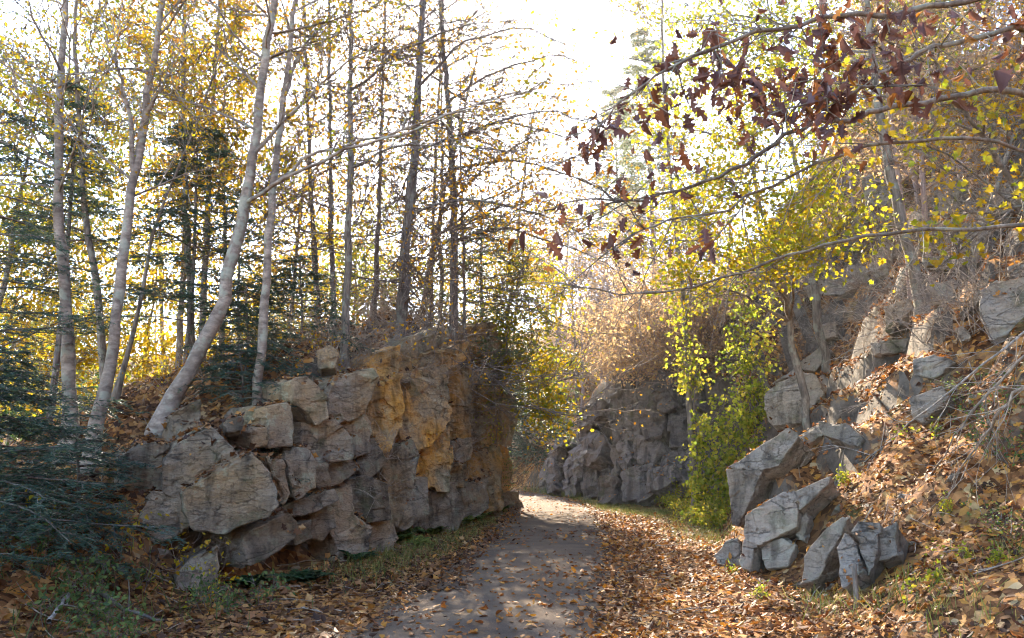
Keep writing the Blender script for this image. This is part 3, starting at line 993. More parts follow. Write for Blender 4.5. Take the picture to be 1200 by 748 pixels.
def traced_tree(name, label, pts_px, Y, wpx, bark, leafmat, n_br=14, leaf=.07, shape='birch', per=2, keep=.6, extra=3.0, up=.45, blen=1.7, kids=(5, 4), lo=.3, dead=False, limbs=(), group=None, lean_y=0.0, maxl=2, trop=.03, cat='tree'):
    pts = traced_trunk(pts_px, Y, lean_y, extra)
    base = pts[0].copy()
    t = thing(name, label, cat, tuple(base), group)
    mb = MB()
    s = np.linspace(0, 1, len(pts))
    r0 = wpx * .88 / 2 * Y / FPX
    rad = r0 * .95 * (1.0 - .76 * s ** .75)
    rad[0] *= 1.9
    rad[1] *= 1.28
    rad[2] *= 1.08
    rad *= 1 + .05 * rng.normal(size=len(rad))
    mb.tube(pts, rad, 10, True)
    mb.build('trunk', bark, t, base)
    mb = MB()
    sp = []
    for lp, lw in limbs:
        L = np.array([at(px, py, Y + dy) for px, py, dy in lp])
        L[0] = pts[np.argmin(np.linalg.norm(pts - L[0], axis=1))]
        q = np.linspace(0, len(L) - 1, len(L) * 3)
        L = np.stack([np.interp(q, np.arange(len(L)), L[:, k]) for k in range(3)], -1)
        L[1:-1] += rng.normal(0, .02, L[1:-1].shape)
        lb = MB()
        lb.tube(L, np.linspace(lw / 2 * Y / FPX, .006, len(L)), 6)
        for k in range(16):
            p, tt = spot(L, rng.uniform(.2, 1))
            grow(lb, p, unit(tt + rng.normal(0, .7, 3)), blen * rng.uniform(.3, .7), .011, 1, 2, (3, 3), sp)
        lb.build('limb', bark, t, base)
    for k in range(int(n_br * 1.5)):
        f = rng.uniform(lo, 1) ** .8
        p, tt = spot(pts, f)
        a = rng.uniform(0, 2 * math.pi)
        d = np.array([math.cos(a), math.sin(a), up + rng.normal(0, .2)])
        L = blen * (1.25 - .6 * f) * rng.uniform(.6, 1.3)
        grow(mb, p, d, L, r0 * .22 if not dead else max(r0 * .13, .014), 0, maxl, kids, sp, .14, trop, .8, .006 if Y < 12 else .0095)
    tag(mb.build('branches', bark if not dead else M['twig'], t, base), kind='stuff')
    if leafmat is not None and sp:
        crown('crown', sp, per, leaf, shape, leafmat, t, base, .09, .3, keep)
    return t

def needle_crown(name, segs, mat, parent, off, length=.022, step=.02, rows=2):
    """flat hemlock sprays: needles combed to both sides of every twig"""
    S0 = np.array([q_[0] for q_ in segs])
    S1 = np.array([q_[1] for q_ in segs])
    Ln = np.linalg.norm(S1 - S0, axis=1)
    cn = np.maximum(3, (Ln / step).astype(int)) * 2
    ii = np.repeat(np.arange(len(segs)), cn)
    m_ = len(ii)
    t = unit(S1 - S0)[ii]
    side = unit(np.stack([t[:, 1], -t[:, 0], np.full(m_, 1e-4)], -1)) * rng.choice([-1., 1.], m_)[:, None]
    P = S0[ii] + (S1 - S0)[ii] * rng.random((m_, 1)) + rng.normal(0, .004, (m_, 3)) - np.asarray(off)
    A = t * .55 + side + rng.normal(0, .22, (m_, 3))
    nr_ = unit(rng.normal(0, .5, P.shape) + np.array([0, 0, 1.0]))
    me = leaf_mesh(name, P, A, nr_, length * rng.uniform(.7, 1.3, len(P)), 'needle')
    return put(name, me, mat, parent)

def bough(mb, segs, start, d, length, r, sub=9, droop=-.05, amp=.08, fan=.9, gap=.07):
    """one hemlock bough with side twigs lying in a flat, slightly drooping fan"""
    pts = wander(start, d, length, 8, amp, droop)
    mb.tube(pts, np.linspace(r, .004, 8), 4)
    for k in range(sub):
        f = .12 + .88 * (k + rng.random()) / sub
        p, t = spot(pts, min(f, .99))
        side = unit(np.array([t[1], -t[0], 0])) * (1 if k % 2 else -1)
        L = length * (.55 - .38 * f) * rng.uniform(.7, 1.3) + .08
        q = wander(p, unit(t * .7 + side * fan + rng.normal(0, .12, 3)), L, 5, .1, -.06)
        mb.tube(q, np.linspace(.005, .002, 5), 3)
        for a, b in zip(q[:-1], q[1:]):
            segs.append((a, b))
        for m in range(max(2, int(L / gap))):
            p2, t2 = spot(q, rng.uniform(.15, .98))
            s2 = unit(np.array([t2[1], -t2[0], 0])) * (1 if rng.random() < .5 else -1)
            segs.append((p2, p2 + unit(t2 * .8 + s2 * .8 + rng.normal(0, .2, 3) + np.array([0, 0, -.15])) * rng.uniform(.9, 2.2) * gap))
    for a, b in zip(pts[3:-1], pts[4:]):
        segs.append((a, b))

def hemlock(label, X, Y, height, spreadr, n_b, r, nl=.024, step=.02, zlo=.15, lean=(0, 0), group=None, mat='needle', name='hemlock_tree', sub=9, aim=None):
    g = hz(X, Y)
    base = np.array([X, Y, g - .1])
    t = thing(name, label, 'tree', tuple(base), group)
    top = base + np.array([lean[0], lean[1], height])
    pts = np.array([base + (top - base) * f + np.array([math.sin(f * 5) * .04, 0, 0]) for f in np.linspace(0, 1, 14)])
    mb = MB()
    mb.tube(pts, np.linspace(r, .012, 14), 8)
    mb.build('trunk', M['pine'], t, base)
    mb = MB()
    segs = []
    for k in range(n_b):
        f = zlo + (1 - zlo) * (k + rng.random()) / n_b
        p, _ = spot(pts, min(f, .99))
        a = k * 2.4 + rng.normal(0, .4)
        if aim is not None and rng.random() < .6:
            a = aim + rng.normal(0, .7)
        L = spreadr * (1.12 - f) * rng.uniform(.7, 1.15) + .15
        bough(mb, segs, p, np.array([math.cos(a), math.sin(a), .12]), L, .014 if nl < .05 else .022, sub, gap=max(.07, nl * 2.0))
    tag(mb.build('branches', M['pine'], t, base), kind='stuff')
    needle_crown('crown', segs, M[mat], t, base, nl, step)
    return t

def cluster_tree(name, label, base_xy, clusters, leafmat, bark, leaf=.08, shape='maple', r=.09, group=None, cat='tree', dens=1.0, twigs=5):
    """a tree whose leaf masses hang where the photograph shows them: clusters = (px, py, Y, rx_px, ry_px, n)"""
    bx, by = base_xy
    base = np.array([bx, by, hz(bx, by) - .15])
    t = thing(name, label, cat, tuple(base), group)
    C = [(at(px, py, Y), rx * Y / FPX, ry * Y / FPX, int(n * dens)) for px, py, Y, rx, ry, n in clusters]
    cm = np.mean([c[0] for c in C], 0)
    top = np.array([cm[0], cm[1], max(c[0][2] for c in C) + .3])
    kn = np.array([base, base * .65 + np.array([top[0] * .35, top[1] * .35, 0]) + np.array([0, 0, .0]), top])
    kn[1][2] = base[2] * .6 + top[2] * .4
    kn[1][:2] = base[:2] * .75 + top[:2] * .25
    f = np.linspace(0, 1, 14)[:, None]
    pts = (1 - f) ** 2 * kn[0] + 2 * f * (1 - f) * kn[1] + f ** 2 * kn[2]
    pts[1:] += rng.normal(0, .03, pts[1:].shape)
    mb = MB()
    mb.tube(pts, np.linspace(r, .015, 14) * (1 + .06 * rng.normal(size=14)), 8)
    mb.build('trunk', bark, t, base)
    mb = MB()
    LP, LT = [], []
    for c, rx, ry, n in C:
        below = pts[pts[:, 2] < c[2] - .25 * np.linalg.norm(c[:2] - pts[:, :2], axis=1)]
        src = below[-1] if len(below) else pts[4]
        mid = src * .5 + c * .5 + np.array([0, 0, .12 * np.linalg.norm(c - src)])
        f = np.linspace(0, 1, 8)[:, None]
        L = (1 - f) ** 2 * src + 2 * f * (1 - f) * mid + f ** 2 * c
        L[1:-1] += rng.normal(0, .03, (6, 3))
        mb.tube(L, np.linspace(r * .35, .008, 8), 5)
        sp = []
        nb = max(twigs, int(n / 70))
        for k in range(nb):
            p, tt = spot(L, rng.uniform(.45, 1))
            tgt = c + rng.normal(0, .6, 3) * np.array([rx, rx * .5, ry])
            grow(mb, p, unit(tgt - p + rng.normal(0, .1, 3)), np.linalg.norm(tgt - p) + .3 * rx, .009 if c[1] < 15 else .014, 1, 2, (5, 5), sp, .15, 0, .9, .004 if c[1] < 15 else .008)
        P = np.array([s[0] for s in sp])
        e = (P - c) / np.array([rx, rx, ry])
        ok = (e * e).sum(1) < 2.2
        P = P[ok] if ok.sum() > 5 else P
        m = int(n * .5)
        LP.append(P[rng.integers(0, len(P), m)] + rng.normal(0, .10, (m, 3)))
        g = rng.normal(0, .8, (n - m, 3)) * np.array([rx, rx * .45, ry])
        LP.append(c + g)
    tag(mb.build('branches', bark, t, base), kind='stuff')
    P = np.concatenate(LP)
    n = len(P)
    ax = unit(rng.normal(0, 1, (n, 3)) + np.array([0, 0, -.5]))
    nr_ = unit(rng.normal(0, 1, (n, 3)) + np.array([0, 0, .7]))
    put('crown', leaf_mesh('crown', P - base, ax, nr_, leaf * rng.uniform(.6, 1.3, n), shape, .3), leafmat, t)
    return t

# ---- the traced trees on and beside the left outcrop
B, G_, PN = M['birch'], M['grey'], M['pine']
LB_, LY, LYG = M['lf_birch'], M['lf_yellow'], M['lf_yg']
traced_tree('birch_tree', 'straight pale birch, leftmost of the thick trunks, beside the hemlock', [(82, 497), (79, 400), (72, 300), (68, 200), (71, 100), (78, 0)], 10.6, 21, B, LY, 12, .06, keep=.5)
traced_tree('birch_tree', 'thinner birch just right behind the leftmost thick trunk', [(124, 445), (112, 330), (97, 220), (91, 110), (87, 0)], 13.0, 13, G_, LY, 12, .065, keep=.6)
traced_tree('birch_tree', 'leaning white birch forking high up, with a broken side stub', [(112, 493), (130, 430), (140, 340), (150, 260), (158, 200), (166, 150), (178, 90), (192, 0)], 10.4, 20, B, LB_, 10, .06, keep=.5,
            limbs=[([(164, 235, 0), (157, 160, -.1), (145, 110, -.2), (130, 60, -.3), (114, 0, -.4)], 7), ([(170, 135, 0), (183, 112, -.1), (201, 84, -.2)], 9)])
traced_tree('young_tree', 'thin dark leaning stem behind the leaning white birch', [(133, 470), (150, 410), (163, 367), (177, 275), (195, 235), (215, 180)], 11.8, 8, G_, LY, 6, .06, keep=.6, extra=2)
traced_tree('maple_tree', 'slim straight trunk rising from behind dark hemlock sprays', [(226, 430), (222, 330), (218, 250), (214, 120), (217, 0)], 13.5, 12, G_, LB_, 16, .07, 'maple', keep=.9, lo=.25)
traced_tree('maple_tree', 'slim trunk with orange leaves between the slim straight trunk and big leaning birch', [(236, 440), (241, 300), (244, 225), (250, 110), (258, 0)], 14.5, 11, G_, LB_, 16, .075, 'maple', keep=.9, lo=.25)
traced_tree('birch_tree', 'thickest birch, leaning right out of the rocks with pale lichened bark', [(192, 478), (215, 440), (248, 395), (265, 340), (273, 290), (289, 240), (299, 170), (305, 100), (314, 40), (322, 0)], 10.9, 25, B, LB_, 12, .065, keep=.5,
            limbs=[([(298, 180, 0), (333, 137, -.2), (400, 77, -.5), (470, 40, -.8)], 5.5), ([(288, 248, 0), (320, 217, -.3), (400, 177, -.7), (480, 155, -1), (560, 120, -1.3), (640, 100, -1.6)], 5.5)])
traced_tree('birch_tree', 'upright lichened trunk growing from the gap behind the boulders', [(299, 492), (306, 420), (311, 350), (317, 260), (328, 150), (340, 67), (346, 0)], 11.2, 16, B, LB_, 10, .065, keep=.55,
            limbs=[([(333, 110, 0), (353, 57, .2), (399, 7, .5), (430, -30, .8)], 5), ([(320, 215, 0), (360, 180, -.2), (450, 160, -.5), (540, 130, -.8), (650, 95, -1.2)], 5)])
traced_tree('young_tree', 'slender sapling trunk directly behind the thickest birch', [(258, 440), (262, 383), (264, 300), (262, 200)], 14.8, 9, G_, LY, 10, .07, 'maple', keep=.8, extra=2)
traced_tree('young_tree', 'pencil-thin bare sapling right of the thickest birch', [(280, 435), (280, 333), (282, 230)], 14.5, 5, G_, LY, 8, .07, 'maple', keep=.6, extra=1.5)
traced_tree('pine_tree', 'thin bare trunk on the ridge left of the paired trunks', [(373, 385), (371, 333), (366, 250), (360, 120), (356, 0)], 16.5, 10, PN, None, 22, dead=True, up=.05, blen=1.5, lo=.1)
traced_tree('pine_tree', 'left trunk of the close pair above the ochre rock', [(391, 385), (388, 300), (387, 200), (386, 50), (386, 0)], 15.0, 9, PN, LB_, 20, .06, dead=True, up=.1, blen=1.5, keep=.18, lo=.1)
traced_tree('pine_tree', 'right trunk of the close pair, pale and straight on the ridge', [(405, 402), (408, 300), (410, 200), (412, 100), (410, 0)], 13.2, 14, G_, LB_, 18, .06, dead=True, up=.2, blen=1.7, keep=.25, lo=.1, limbs=[([(410, 200, 0), (470, 168, -.3), (560, 172, -.7), (660, 192, -1.0)], 4), ([(411, 110, 0), (470, 60, -.2), (540, 30, -.5), (610, 25, -.8)], 4)])
traced_tree('pine_tree', 'thin straight dead-limbed trunk left of the stout pine', [(438, 372), (441, 330), (444, 250), (448, 120), (451, 0)], 16.5, 9, PN, None, 26, dead=True, up=.0, blen=1.5, lo=.05)
traced_tree('pine_tree', 'stout dark pine on the crest of the ochre rock', [(470, 372), (474, 330), (479, 250), (486, 180), (491, 80), (495, 0)], 15.6, 21, PN, M['lf_gold'], 40, .07, dead=True, up=.0, blen=2.0, keep=.25, lo=.05, limbs=[([(485, 185, 0), (560, 150, -.4), (640, 128, -.9), (710, 150, -1.2)], 4), ([(490, 95, 0), (540, 50, -.2), (610, 30, -.5), (680, 60, -.8)], 4), ([(478, 255, 0), (540, 232, -.4), (620, 246, -.8), (690, 280, -1.1)], 4)])
traced_tree('pine_tree', 'tall dark pine nearest the sun at the end of the ridge', [(531, 380), (532, 300), (531, 220), (526, 130), (519, 40), (516, 0)], 18.0, 18, PN, M['lf_gold'], 46, .075, dead=True, up=-.05, blen=2.3, keep=.2, lo=.05, limbs=[([(530, 205, 0), (600, 186, -.4), (680, 208, -.8), (745, 245, -1.1)], 4), ([(525, 112, 0), (580, 84, -.2), (650, 62, -.5), (705, 80, -.8)], 4), ([(531, 280, 0), (590, 266, -.4), (660, 288, -.9), (720, 312, -1.2)], 4), ([(530, 160, 0), (590, 140, .3), (660, 160, .6), (720, 190, .9)], 4)])
traced_tree('pine_tree', 'slim pine stem just right of the tall dark pine', [(545, 385), (543, 300), (541, 220), (538, 150)], 19.0, 8, PN, None, 26, dead=True, up=-.1, blen=2.0, extra=1.5, lo=.1)
traced_tree('pine_tree', 'slim pine stem in the gap between the stout and the tall pine', [(505, 380), (507, 280), (512, 160), (517, 40), (519, 0)], 20.5, 8, PN, None, 26, dead=True, up=-.05, blen=1.9, lo=.1)
# right bank
traced_tree('leaning_tree', 'dark trunk leaning left out of the rocky right bank', [(1084, 372), (1072, 317), (1053, 250), (1040, 190), (1030, 133), (1022, 60), (1016, 0)], 12.2, 20, G_, LYG, 18, .08, 'maple', keep=.45, up=.1, blen=2.4, lo=.35)
traced_tree('young_tree', 'slim pale trunk amid yellow-green leaves right of the open sky', [(806, 420), (800, 340), (793, 280), (784, 190), (778, 100), (776, 20)], 17.5, 10, G_, LYG, 16, .085, 'lobed', keep=.45, up=.3, blen=2.0, lo=.25)

# ---- hemlocks
hemlock('bushy young hemlock with dark drooping sprays at the left edge', -5.15, 7.6, 2.1, 1.5, 56, .03, .034, .016, .06, sub=12)
hemlock('taller hemlock whose dark sprays cross the leftmost birch trunk', -7.2, 10.2, 5.2, 2.3, 30, .06, .038, .024, .2, aim=0.0, sub=10)
hemlock('low spreading hemlock beside the foot of the leaning white birch', -5.0, 9.0, 1.2, 1.0, 30, .025, .032, .017, .1, sub=11)
hemlock('dark hemlock between the slim straight trunk and the thickest birch', -5.4, 12.6, 4.6, 2.0, 44, .05, .045, .024, .2, sub=12)
hemlock('small hemlock growing by the upright lichened trunk', -3.55, 10.9, 1.3, .8, 24, .02, .034, .016, .2)

hemlock('dark hemlock top showing between the two left birches', -7.9, 13.2, 6.6, 1.6, 34, .07, .05, .028, .55, sub=12)

hemlock('low hemlock sapling on the leafy mound behind the thickest birch', -4.2, 12.0, 1.5, 1.1, 28, .022, .036, .018, .1, sub=11)
hemlock('tiny hemlock sapling on the mound left of the upright lichened trunk', -4.0, 11.3, .9, .8, 22, .018, .034, .018, .1, sub=10)
hemlock('hemlock sapling on the mound right of the upright lichened trunk', -3.7, 13.2, 1.7, 1.1, 28, .022, .038, .02, .1, sub=11)

# ---- boughs near the sun, right behind the ridge
hemlock('dense grey-green pine boughs silhouetted below the sun', -.9, 22.5, 9.3, 4.4, 70, .11, .07, .06, .3, mat='pine_needle', name='pine_tree', sub=12)
hemlock('tall bluish pine against the sky, right of the open gap', 6.6, 35.0, 17.0, 3.6, 60, .16, .13, .12, .45, mat='pine_needle', name='pine_tree', sub=12)
hemlock('second bluish pine behind, left of the tall one by the sky gap', 6.6, 46.0, 17.0, 3.4, 54, .16, .15, .14, .45, mat='pine_needle', name='pine_tree', sub=12)
hemlock('dark green conifer in the hollow where the path disappears', 1.3, 33.2, 4.6, 1.9, 60, .07, .10, .05, .05, name='conifer', sub=10)
hemlock('smaller green conifer beside the vanishing path', -.1, 36.8, 4.2, 1.9, 56, .07, .10, .05, .05, name='conifer', sub=10)

# ---- leafy masses placed from the photograph
cluster_tree('maple_tree', 'golden maple drooping over the far end of the left outcrop', (-1.9, 24.3),
    [(640, 482, 20.5, 24, 24, 420), (620, 430, 21.5, 45, 26, 600), (650, 435, 22, 22, 22, 300), (600, 380, 22, 40, 34, 500), (640, 360, 23, 36, 34, 500), (585, 330, 23, 40, 30, 350), (625, 310, 23, 34, 24, 280)], LY, G_, .11, 'lobed', .10, dens=1.7)
cluster_tree('maple_tree', 'yellow-green maple glowing in the sun above the vines', (5.6, 14.6),
    [(850, 210, 13, 46, 34, 700), (920, 250, 12.5, 50, 36, 800), (830, 290, 13.5, 40, 34, 650), (960, 210, 12, 40, 30, 450), (900, 300, 12.5, 44, 30, 650), (800, 230, 14, 34, 30, 400), (870, 160, 13, 50, 34, 520), (940, 290, 12, 40, 24, 420), (780, 150, 14.5, 34, 34, 300), (760, 280, 14.5, 34, 30, 300), (1000, 260, 11.5, 40, 34, 260), (890, 110, 13, 50, 36, 360), (800, 330, 13.5, 34, 30, 340)], M['lf_glow'], G_, .085, 'lobed', .09, dens=1.15, twigs=14)
cluster_tree('maple_tree', 'yellow-green maple high behind the russet oak leaves', (7.4, 18.0),
    [(880, 60, 17, 60, 50, 700), (800, 90, 18, 46, 44, 500), (960, 100, 16.5, 60, 50, 600), (830, 20, 18, 50, 40, 400), (930, 20, 17, 60, 40, 450), (1020, 90, 16, 50, 50, 400)], M['lf_glow'], G_, .10, 'lobed', .12, dens=2.0, twigs=10)
cluster_tree('maple_tree', 'thin maple with pale yellow leaves near the right edge', (7.6, 10.6),
    [(1110, 270, 8.6, 46, 34, 90), (1120, 290, 8.8, 30, 24, 40), (1060, 160, 9, 60, 40, 120), (1140, 120, 9, 60, 50, 130), (1180, 220, 9, 40, 40, 60), (1000, 110, 9.5, 60, 50, 120)], LY, G_, .085, 'maple', .06)

# background woods to the left: the gold and lime curtain behind the ridge
for i, (label, X, Y, lf, cl_) in enumerate([
    ('sunlit yellow tree low behind the leftmost birch', -14.0, 20.0, LY, [(20, 400, 19, 70, 60, 1300), (60, 330, 19, 60, 60, 1200), (-20, 300, 19, 60, 70, 700), (100, 420, 19, 60, 50, 900), (30, 250, 20, 60, 50, 900)]),
    ('lime-yellow tree at the upper left corner', -12.5, 18.0, LYG, [(20, 180, 17, 60, 60, 900), (60, 110, 17, 56, 50, 650), (-10, 90, 17, 50, 60, 400), (110, 200, 17, 50, 50, 700), (40, 270, 17.5, 60, 40, 700)]),
    ('yellow tree seen between the two left birches', -10.5, 22.0, LY, [(160, 400, 21, 60, 60, 1000), (200, 320, 21, 60, 60, 900), (130, 300, 21, 50, 60, 800), (220, 430, 21, 60, 40, 700)]),
    ('orange-yellow tree high between slim trunks', -8.5, 19.5, LB_, [(230, 130, 18, 50, 50, 650), (190, 200, 18, 46, 46, 550), (260, 200, 18, 50, 50, 600), (150, 60, 18, 50, 50, 420), (270, 60, 18, 50, 46, 420), (210, 260, 18.5, 60, 40, 600)]),
    ('pale yellow tree behind the thickest birch', -7.5, 24.0, LY, [(300, 380, 23, 60, 50, 800), (350, 330, 23, 50, 50, 700), (290, 300, 23, 50, 50, 650), (340, 420, 23, 50, 36, 600)]),
    ('yellow-green tree behind the paired ridge trunks', -5.4, 25.5, LYG, [(400, 320, 25, 56, 50, 800), (450, 350, 25, 50, 46, 750), (380, 370, 25, 46, 40, 600), (440, 270, 25, 50, 46, 420)]),
    ('faint yellow tree between the stout pine and tall pine', -3.6, 28.0, LY, [(500, 340, 27, 50, 46, 700), (550, 360, 27, 46, 40, 600), (520, 290, 27, 46, 40, 380), (580, 300, 27, 40, 40, 350)]),
    ('dull green tree low at the far left', -16.0, 24.0, M['lf_green'], [(0, 460, 22, 60, 50, 900), (60, 480, 22, 60, 36, 800), (-30, 380, 22, 50, 60, 700), (120, 470, 22, 60, 36, 700)]),
    ('blue-green tree against the sky above the birches', -11.5, 26.0, M['pine_needle'], [(140, 40, 24, 60, 46, 700), (190, 90, 24, 56, 46, 600), (110, 120, 24, 50, 50, 600), (170, 160, 24, 50, 40, 500), (220, 20, 24, 50, 40, 420)]),
    ('tall gold tree top between thickest birch and the pines', -6.5, 21.0, LB_, [(350, 150, 20, 56, 56, 420), (390, 230, 20, 50, 46, 420), (340, 240, 20, 46, 46, 420), (420, 120, 20, 50, 56, 300), (380, 60, 20, 56, 50, 280)]),
    ('twiggy tree rising between the stout pine and the sun', -2.2, 23.5, LB_, [(500, 60, 20, 60, 50, 130), (440, 200, 20, 60, 50, 150), (560, 80, 20, 60, 50, 110), (480, 260, 20, 60, 40, 150), (600, 40, 20, 50, 40, 70)]),
    ('twiggy tree whose fine branches cross the bright sky gap', -.6, 26.0, LB_, [(600, 170, 22, 60, 50, 130), (650, 220, 22, 60, 40, 130), (560, 260, 22, 60, 40, 150), (690, 260, 22, 50, 30, 90), (630, 120, 22, 50, 40, 60)]),
    ('sparse orange-leaved tree in front of the sun', -2.6, 20.2, M['lf_gold'], [(470, 130, 17, 60, 50, 150), (560, 190, 17, 60, 40, 170), (440, 60, 17, 56, 40, 120), (590, 240, 17, 50, 36, 160), (640, 150, 16.5, 56, 40, 120), (690, 180, 16.5, 40, 34, 80)]),
]):
    cluster_tree('broadleaf_tree', label, (X, Y), cl_, lf, G_, .15 if Y > 21 else .13, 'oval', .11, 'trees behind the left outcrop', dens=1.5 if i < 10 else 1.5, twigs=5 if i < 9 else 16)

# ---- far hillside straight ahead: generic trees, copied
def proto_tree(name, label, leafmat, bark, height, n_br, per, leaf, keep, group, shape='oval'):
    t = thing(name, label, 'tree', (0, 0, 0), group)
    pts = wander((0, 0, -.3), (0, 0, 1), height, 12, .05, .05)
    mb = MB()
    mb.tube(pts, np.linspace(height * .011, .02, 12), 7)
    mb.build('trunk', bark, t)
    mb = MB()
    sp = []
    for k in range(n_br):
        f = rng.uniform(.3, 1)
        p, _ = spot(pts, f)
        a = rng.uniform(0, 6.283)
        grow(mb, p, np.array([math.cos(a), math.sin(a), .55]), height * .26 * (1.3 - .7 * f), .03, 0, 2, (4, 4), sp, .14, .03, .9, .008)
    tag(mb.build('branches', bark, t), kind='stuff')
    crown('crown', sp, per, leaf, shape, leafmat, t, (0, 0, 0), .22, .3, keep)
    return t

GRP = 'trees on the sunlit hillside beyond the bend'
protos = [
    proto_tree('hillside_tree', 'x', M['lf_tan'], M['brush_far'], 8.0, 22, 2, .13, .8, GRP),
    proto_tree('hillside_tree', 'x', M['lf_gold'], M['grey'], 9.0, 22, 2, .13, .7, GRP),
    proto_tree('hillside_tree', 'x', M['lf_yg'], M['grey'], 8.0, 20, 2, .13, .7, GRP),
    proto_tree('hillside_tree', 'x', M['lf_tan'], M['brush_far'], 9.0, 26, 1, .12, .35, GRP),
    proto_tree('hillside_tree', 'bright yellow tree in the woods far behind the left outcrop', M['lf_glow'], M['grey'], 9.5, 26, 2, .15, .8, 'woods far behind the left outcrop'),
]
LAB = ['pale tan tree glowing on the hillside beyond the bend', 'golden tree on the hillside beyond the bend', 'yellow-green tree on the hillside beyond the bend', 'nearly bare tan tree on the hillside beyond the bend']
used = [False] * 4
hill = [(660, 400, 42, 3), (690, 385, 46, 0), (720, 380, 40, 3), (745, 370, 44, 0), (770, 375, 36, 2), (705, 420, 37, 3), (735, 425, 33, 0), (675, 430, 40, 1), (650, 440, 44, 1), (620, 430, 48, 2), (600, 440, 52, 1), (760, 410, 30, 3), (790, 390, 31, 0), (810, 360, 34, 2), (840, 350, 30, 0), (640, 380, 56, 0), (700, 350, 58, 0), (760, 340, 52, 3), (820, 320, 44, 2), (870, 330, 36, 1), (580, 430, 60, 2), (560, 420, 56, 0), (900, 300, 30, 2), (960, 290, 26, 0), (1000, 240, 24, 3), (1060, 200, 24, 0), (1120, 200, 22, 1), (1180, 180, 20, 3), (680, 460, 35, 3), (1150, 120, 26, 2), (1090, 130, 28, 1)]
for i, (px, py, Y, k) in enumerate(hill):
    p = at(px, py, Y)
    t = protos[k] if not used[k] else copy_tree(protos[k])
    used[k] = True
    t.location = (p[0], p[1], hz(p[0], p[1]))
    t.rotation_euler = (rng.normal(0, .04), rng.normal(0, .04), rng.uniform(0, 6.28))
    s = rng.uniform(.6, .95) * (.75 if Y < 30 else (1.35 if px < 765 and Y > 38 else 1))
    t.scale = (s, s, s)
    t['label'] = LAB[k] if Y > 29 else ['pale tan tree topping the right bank', 'golden tree topping the right bank', 'yellow-green tree topping the right bank', 'nearly bare tree topping the right bank'][k]
    if Y <= 29: t['group'] = 'trees topping the right bank'

WG = 'woods far behind the left outcrop'
wl = ['golden tree in the woods far behind the left outcrop', 'yellow-green tree in the woods far behind the left outcrop']
for i in range(30):
    k = (4, 2, 4, 2, 1)[i % 5]
    X, Y = rng.uniform(-34, -3), rng.uniform(28, 56)
    if X > -.28 * Y + 6 - 3: X -= 6
    t = copy_tree(protos[k]) if i else protos[4]
    t.location = (X, Y, hz(X, Y))
    t.rotation_euler = (0, 0, rng.uniform(0, 6.28))
    s = rng.uniform(.8, 1.25)
    t.scale = (s * 1.15, s * 1.15, s)
    t['label'] = {1: wl[0], 2: wl[1], 4: 'bright yellow tree in the woods far behind the left outcrop'}[k]
    t['group'] = WG
for i in range(40):
    k = [3, 0, 2, 3, 1][i % 5]
    Y = rng.uniform(9.5, 30)
    X = Y * rng.uniform(.42, .82) + rng.uniform(0, 3)
    if Y < 12 and X < 8.5: continue
    t = copy_tree(protos[k])
    t.location = (X, Y, hz(X, Y))
    t.rotation_euler = (rng.normal(0, .05), -.12 + rng.normal(0, .05), rng.uniform(0, 6.28))
    s = rng.uniform(.5, .85)
    t.scale = (s, s, s)
    t['label'] = ['pale tan tree topping the right bank', 'golden tree topping the right bank', 'yellow-green tree topping the right bank', 'nearly bare tree topping the right bank'][k]
    t['group'] = 'trees topping the right bank'

# ---- vines and lit bushes at the inside of the right bank
def vine(label, pts_px, width_px, n, dist_off, leafmat, leaf=.07, shape='maple', name='climbing_vine', cat='vine'):
    C = []
    for px, py in pts_px:
        h = hit(px, py)
        Yh = min(h[1], 17.5) - dist_off
        C.append(at(px, py, Yh))
    C = np.array(C)
    base = np.array([C[-1][0], C[-1][1], min(C[-1][2], hz(C[-1][0], C[-1][1]) + .3)])
    t = thing(name, label, cat, tuple(base))
    mb = MB()
    Cn = np.concatenate([C, [base + np.array([0, 0, -.2])]])
    q = np.linspace(0, len(Cn) - 1, len(Cn) * 5)
    S = np.stack([np.interp(q, np.arange(len(Cn)), Cn[:, k]) for k in range(3)], -1)
    sp = []
    for k in range(3):
        S2 = S + rng.normal(0, .07, S.shape)
        mb.tube(S2, np.linspace(.008, .014, len(S2)), 4)
    for k in range(int(len(S) * 1.6)):
        p, tt = spot(S, rng.random())
        grow(mb, p, rng.normal(0, 1, 3) + np.array([0, -.4, -.2]), width_px * 10 / FPX * rng.uniform(.6, 1.4), .005, 1, 2, (3, 3), sp, .2, -.05, .9, .003)
    mb.build('stem', M['twig'], t, base)
    crown('leaves', sp, max(1, round(n / max(len(sp), 1))), leaf, shape, leafmat, t, base, .08, .3, 1.0, .6)
    return t

LIME = M['lf_lime']
vine('lime-leaved vine trailing down from the glowing maple', [(868, 315), (872, 360), (862, 400), (866, 440)], 22, 420, .5, LIME, .07)
vine('lime-leaved vine hanging over the rock edge beside the far cliff', [(800, 340), (806, 380), (800, 420), (812, 450)], 30, 520, .3, LIME, .075)
vine('pale lime creeper on the rocks above the bright grass', [(880, 440), (884, 480), (860, 510), (840, 540), (836, 580)], 34, 1500, .6, LIME, .085)
vine('lime creeper hugging the rock left of the angular slab', [(850, 470), (830, 500), (822, 560), (830, 600)], 32, 1200, .4, LIME, .085)
vine('pale lime creeper draped over the ledge above the angular slab', [(905, 350), (890, 400), (880, 440)], 34, 700, .5, LIME, .08)
vine('lime creeper spreading low beside the sunlit bush', [(850, 560), (838, 590), (826, 612)], 34, 800, .5, LIME, .08)
vine('green tendril climbing left of the big rounded boulder', [(874, 410), (878, 440), (890, 470)], 14, 160, .6, LIME, .06)

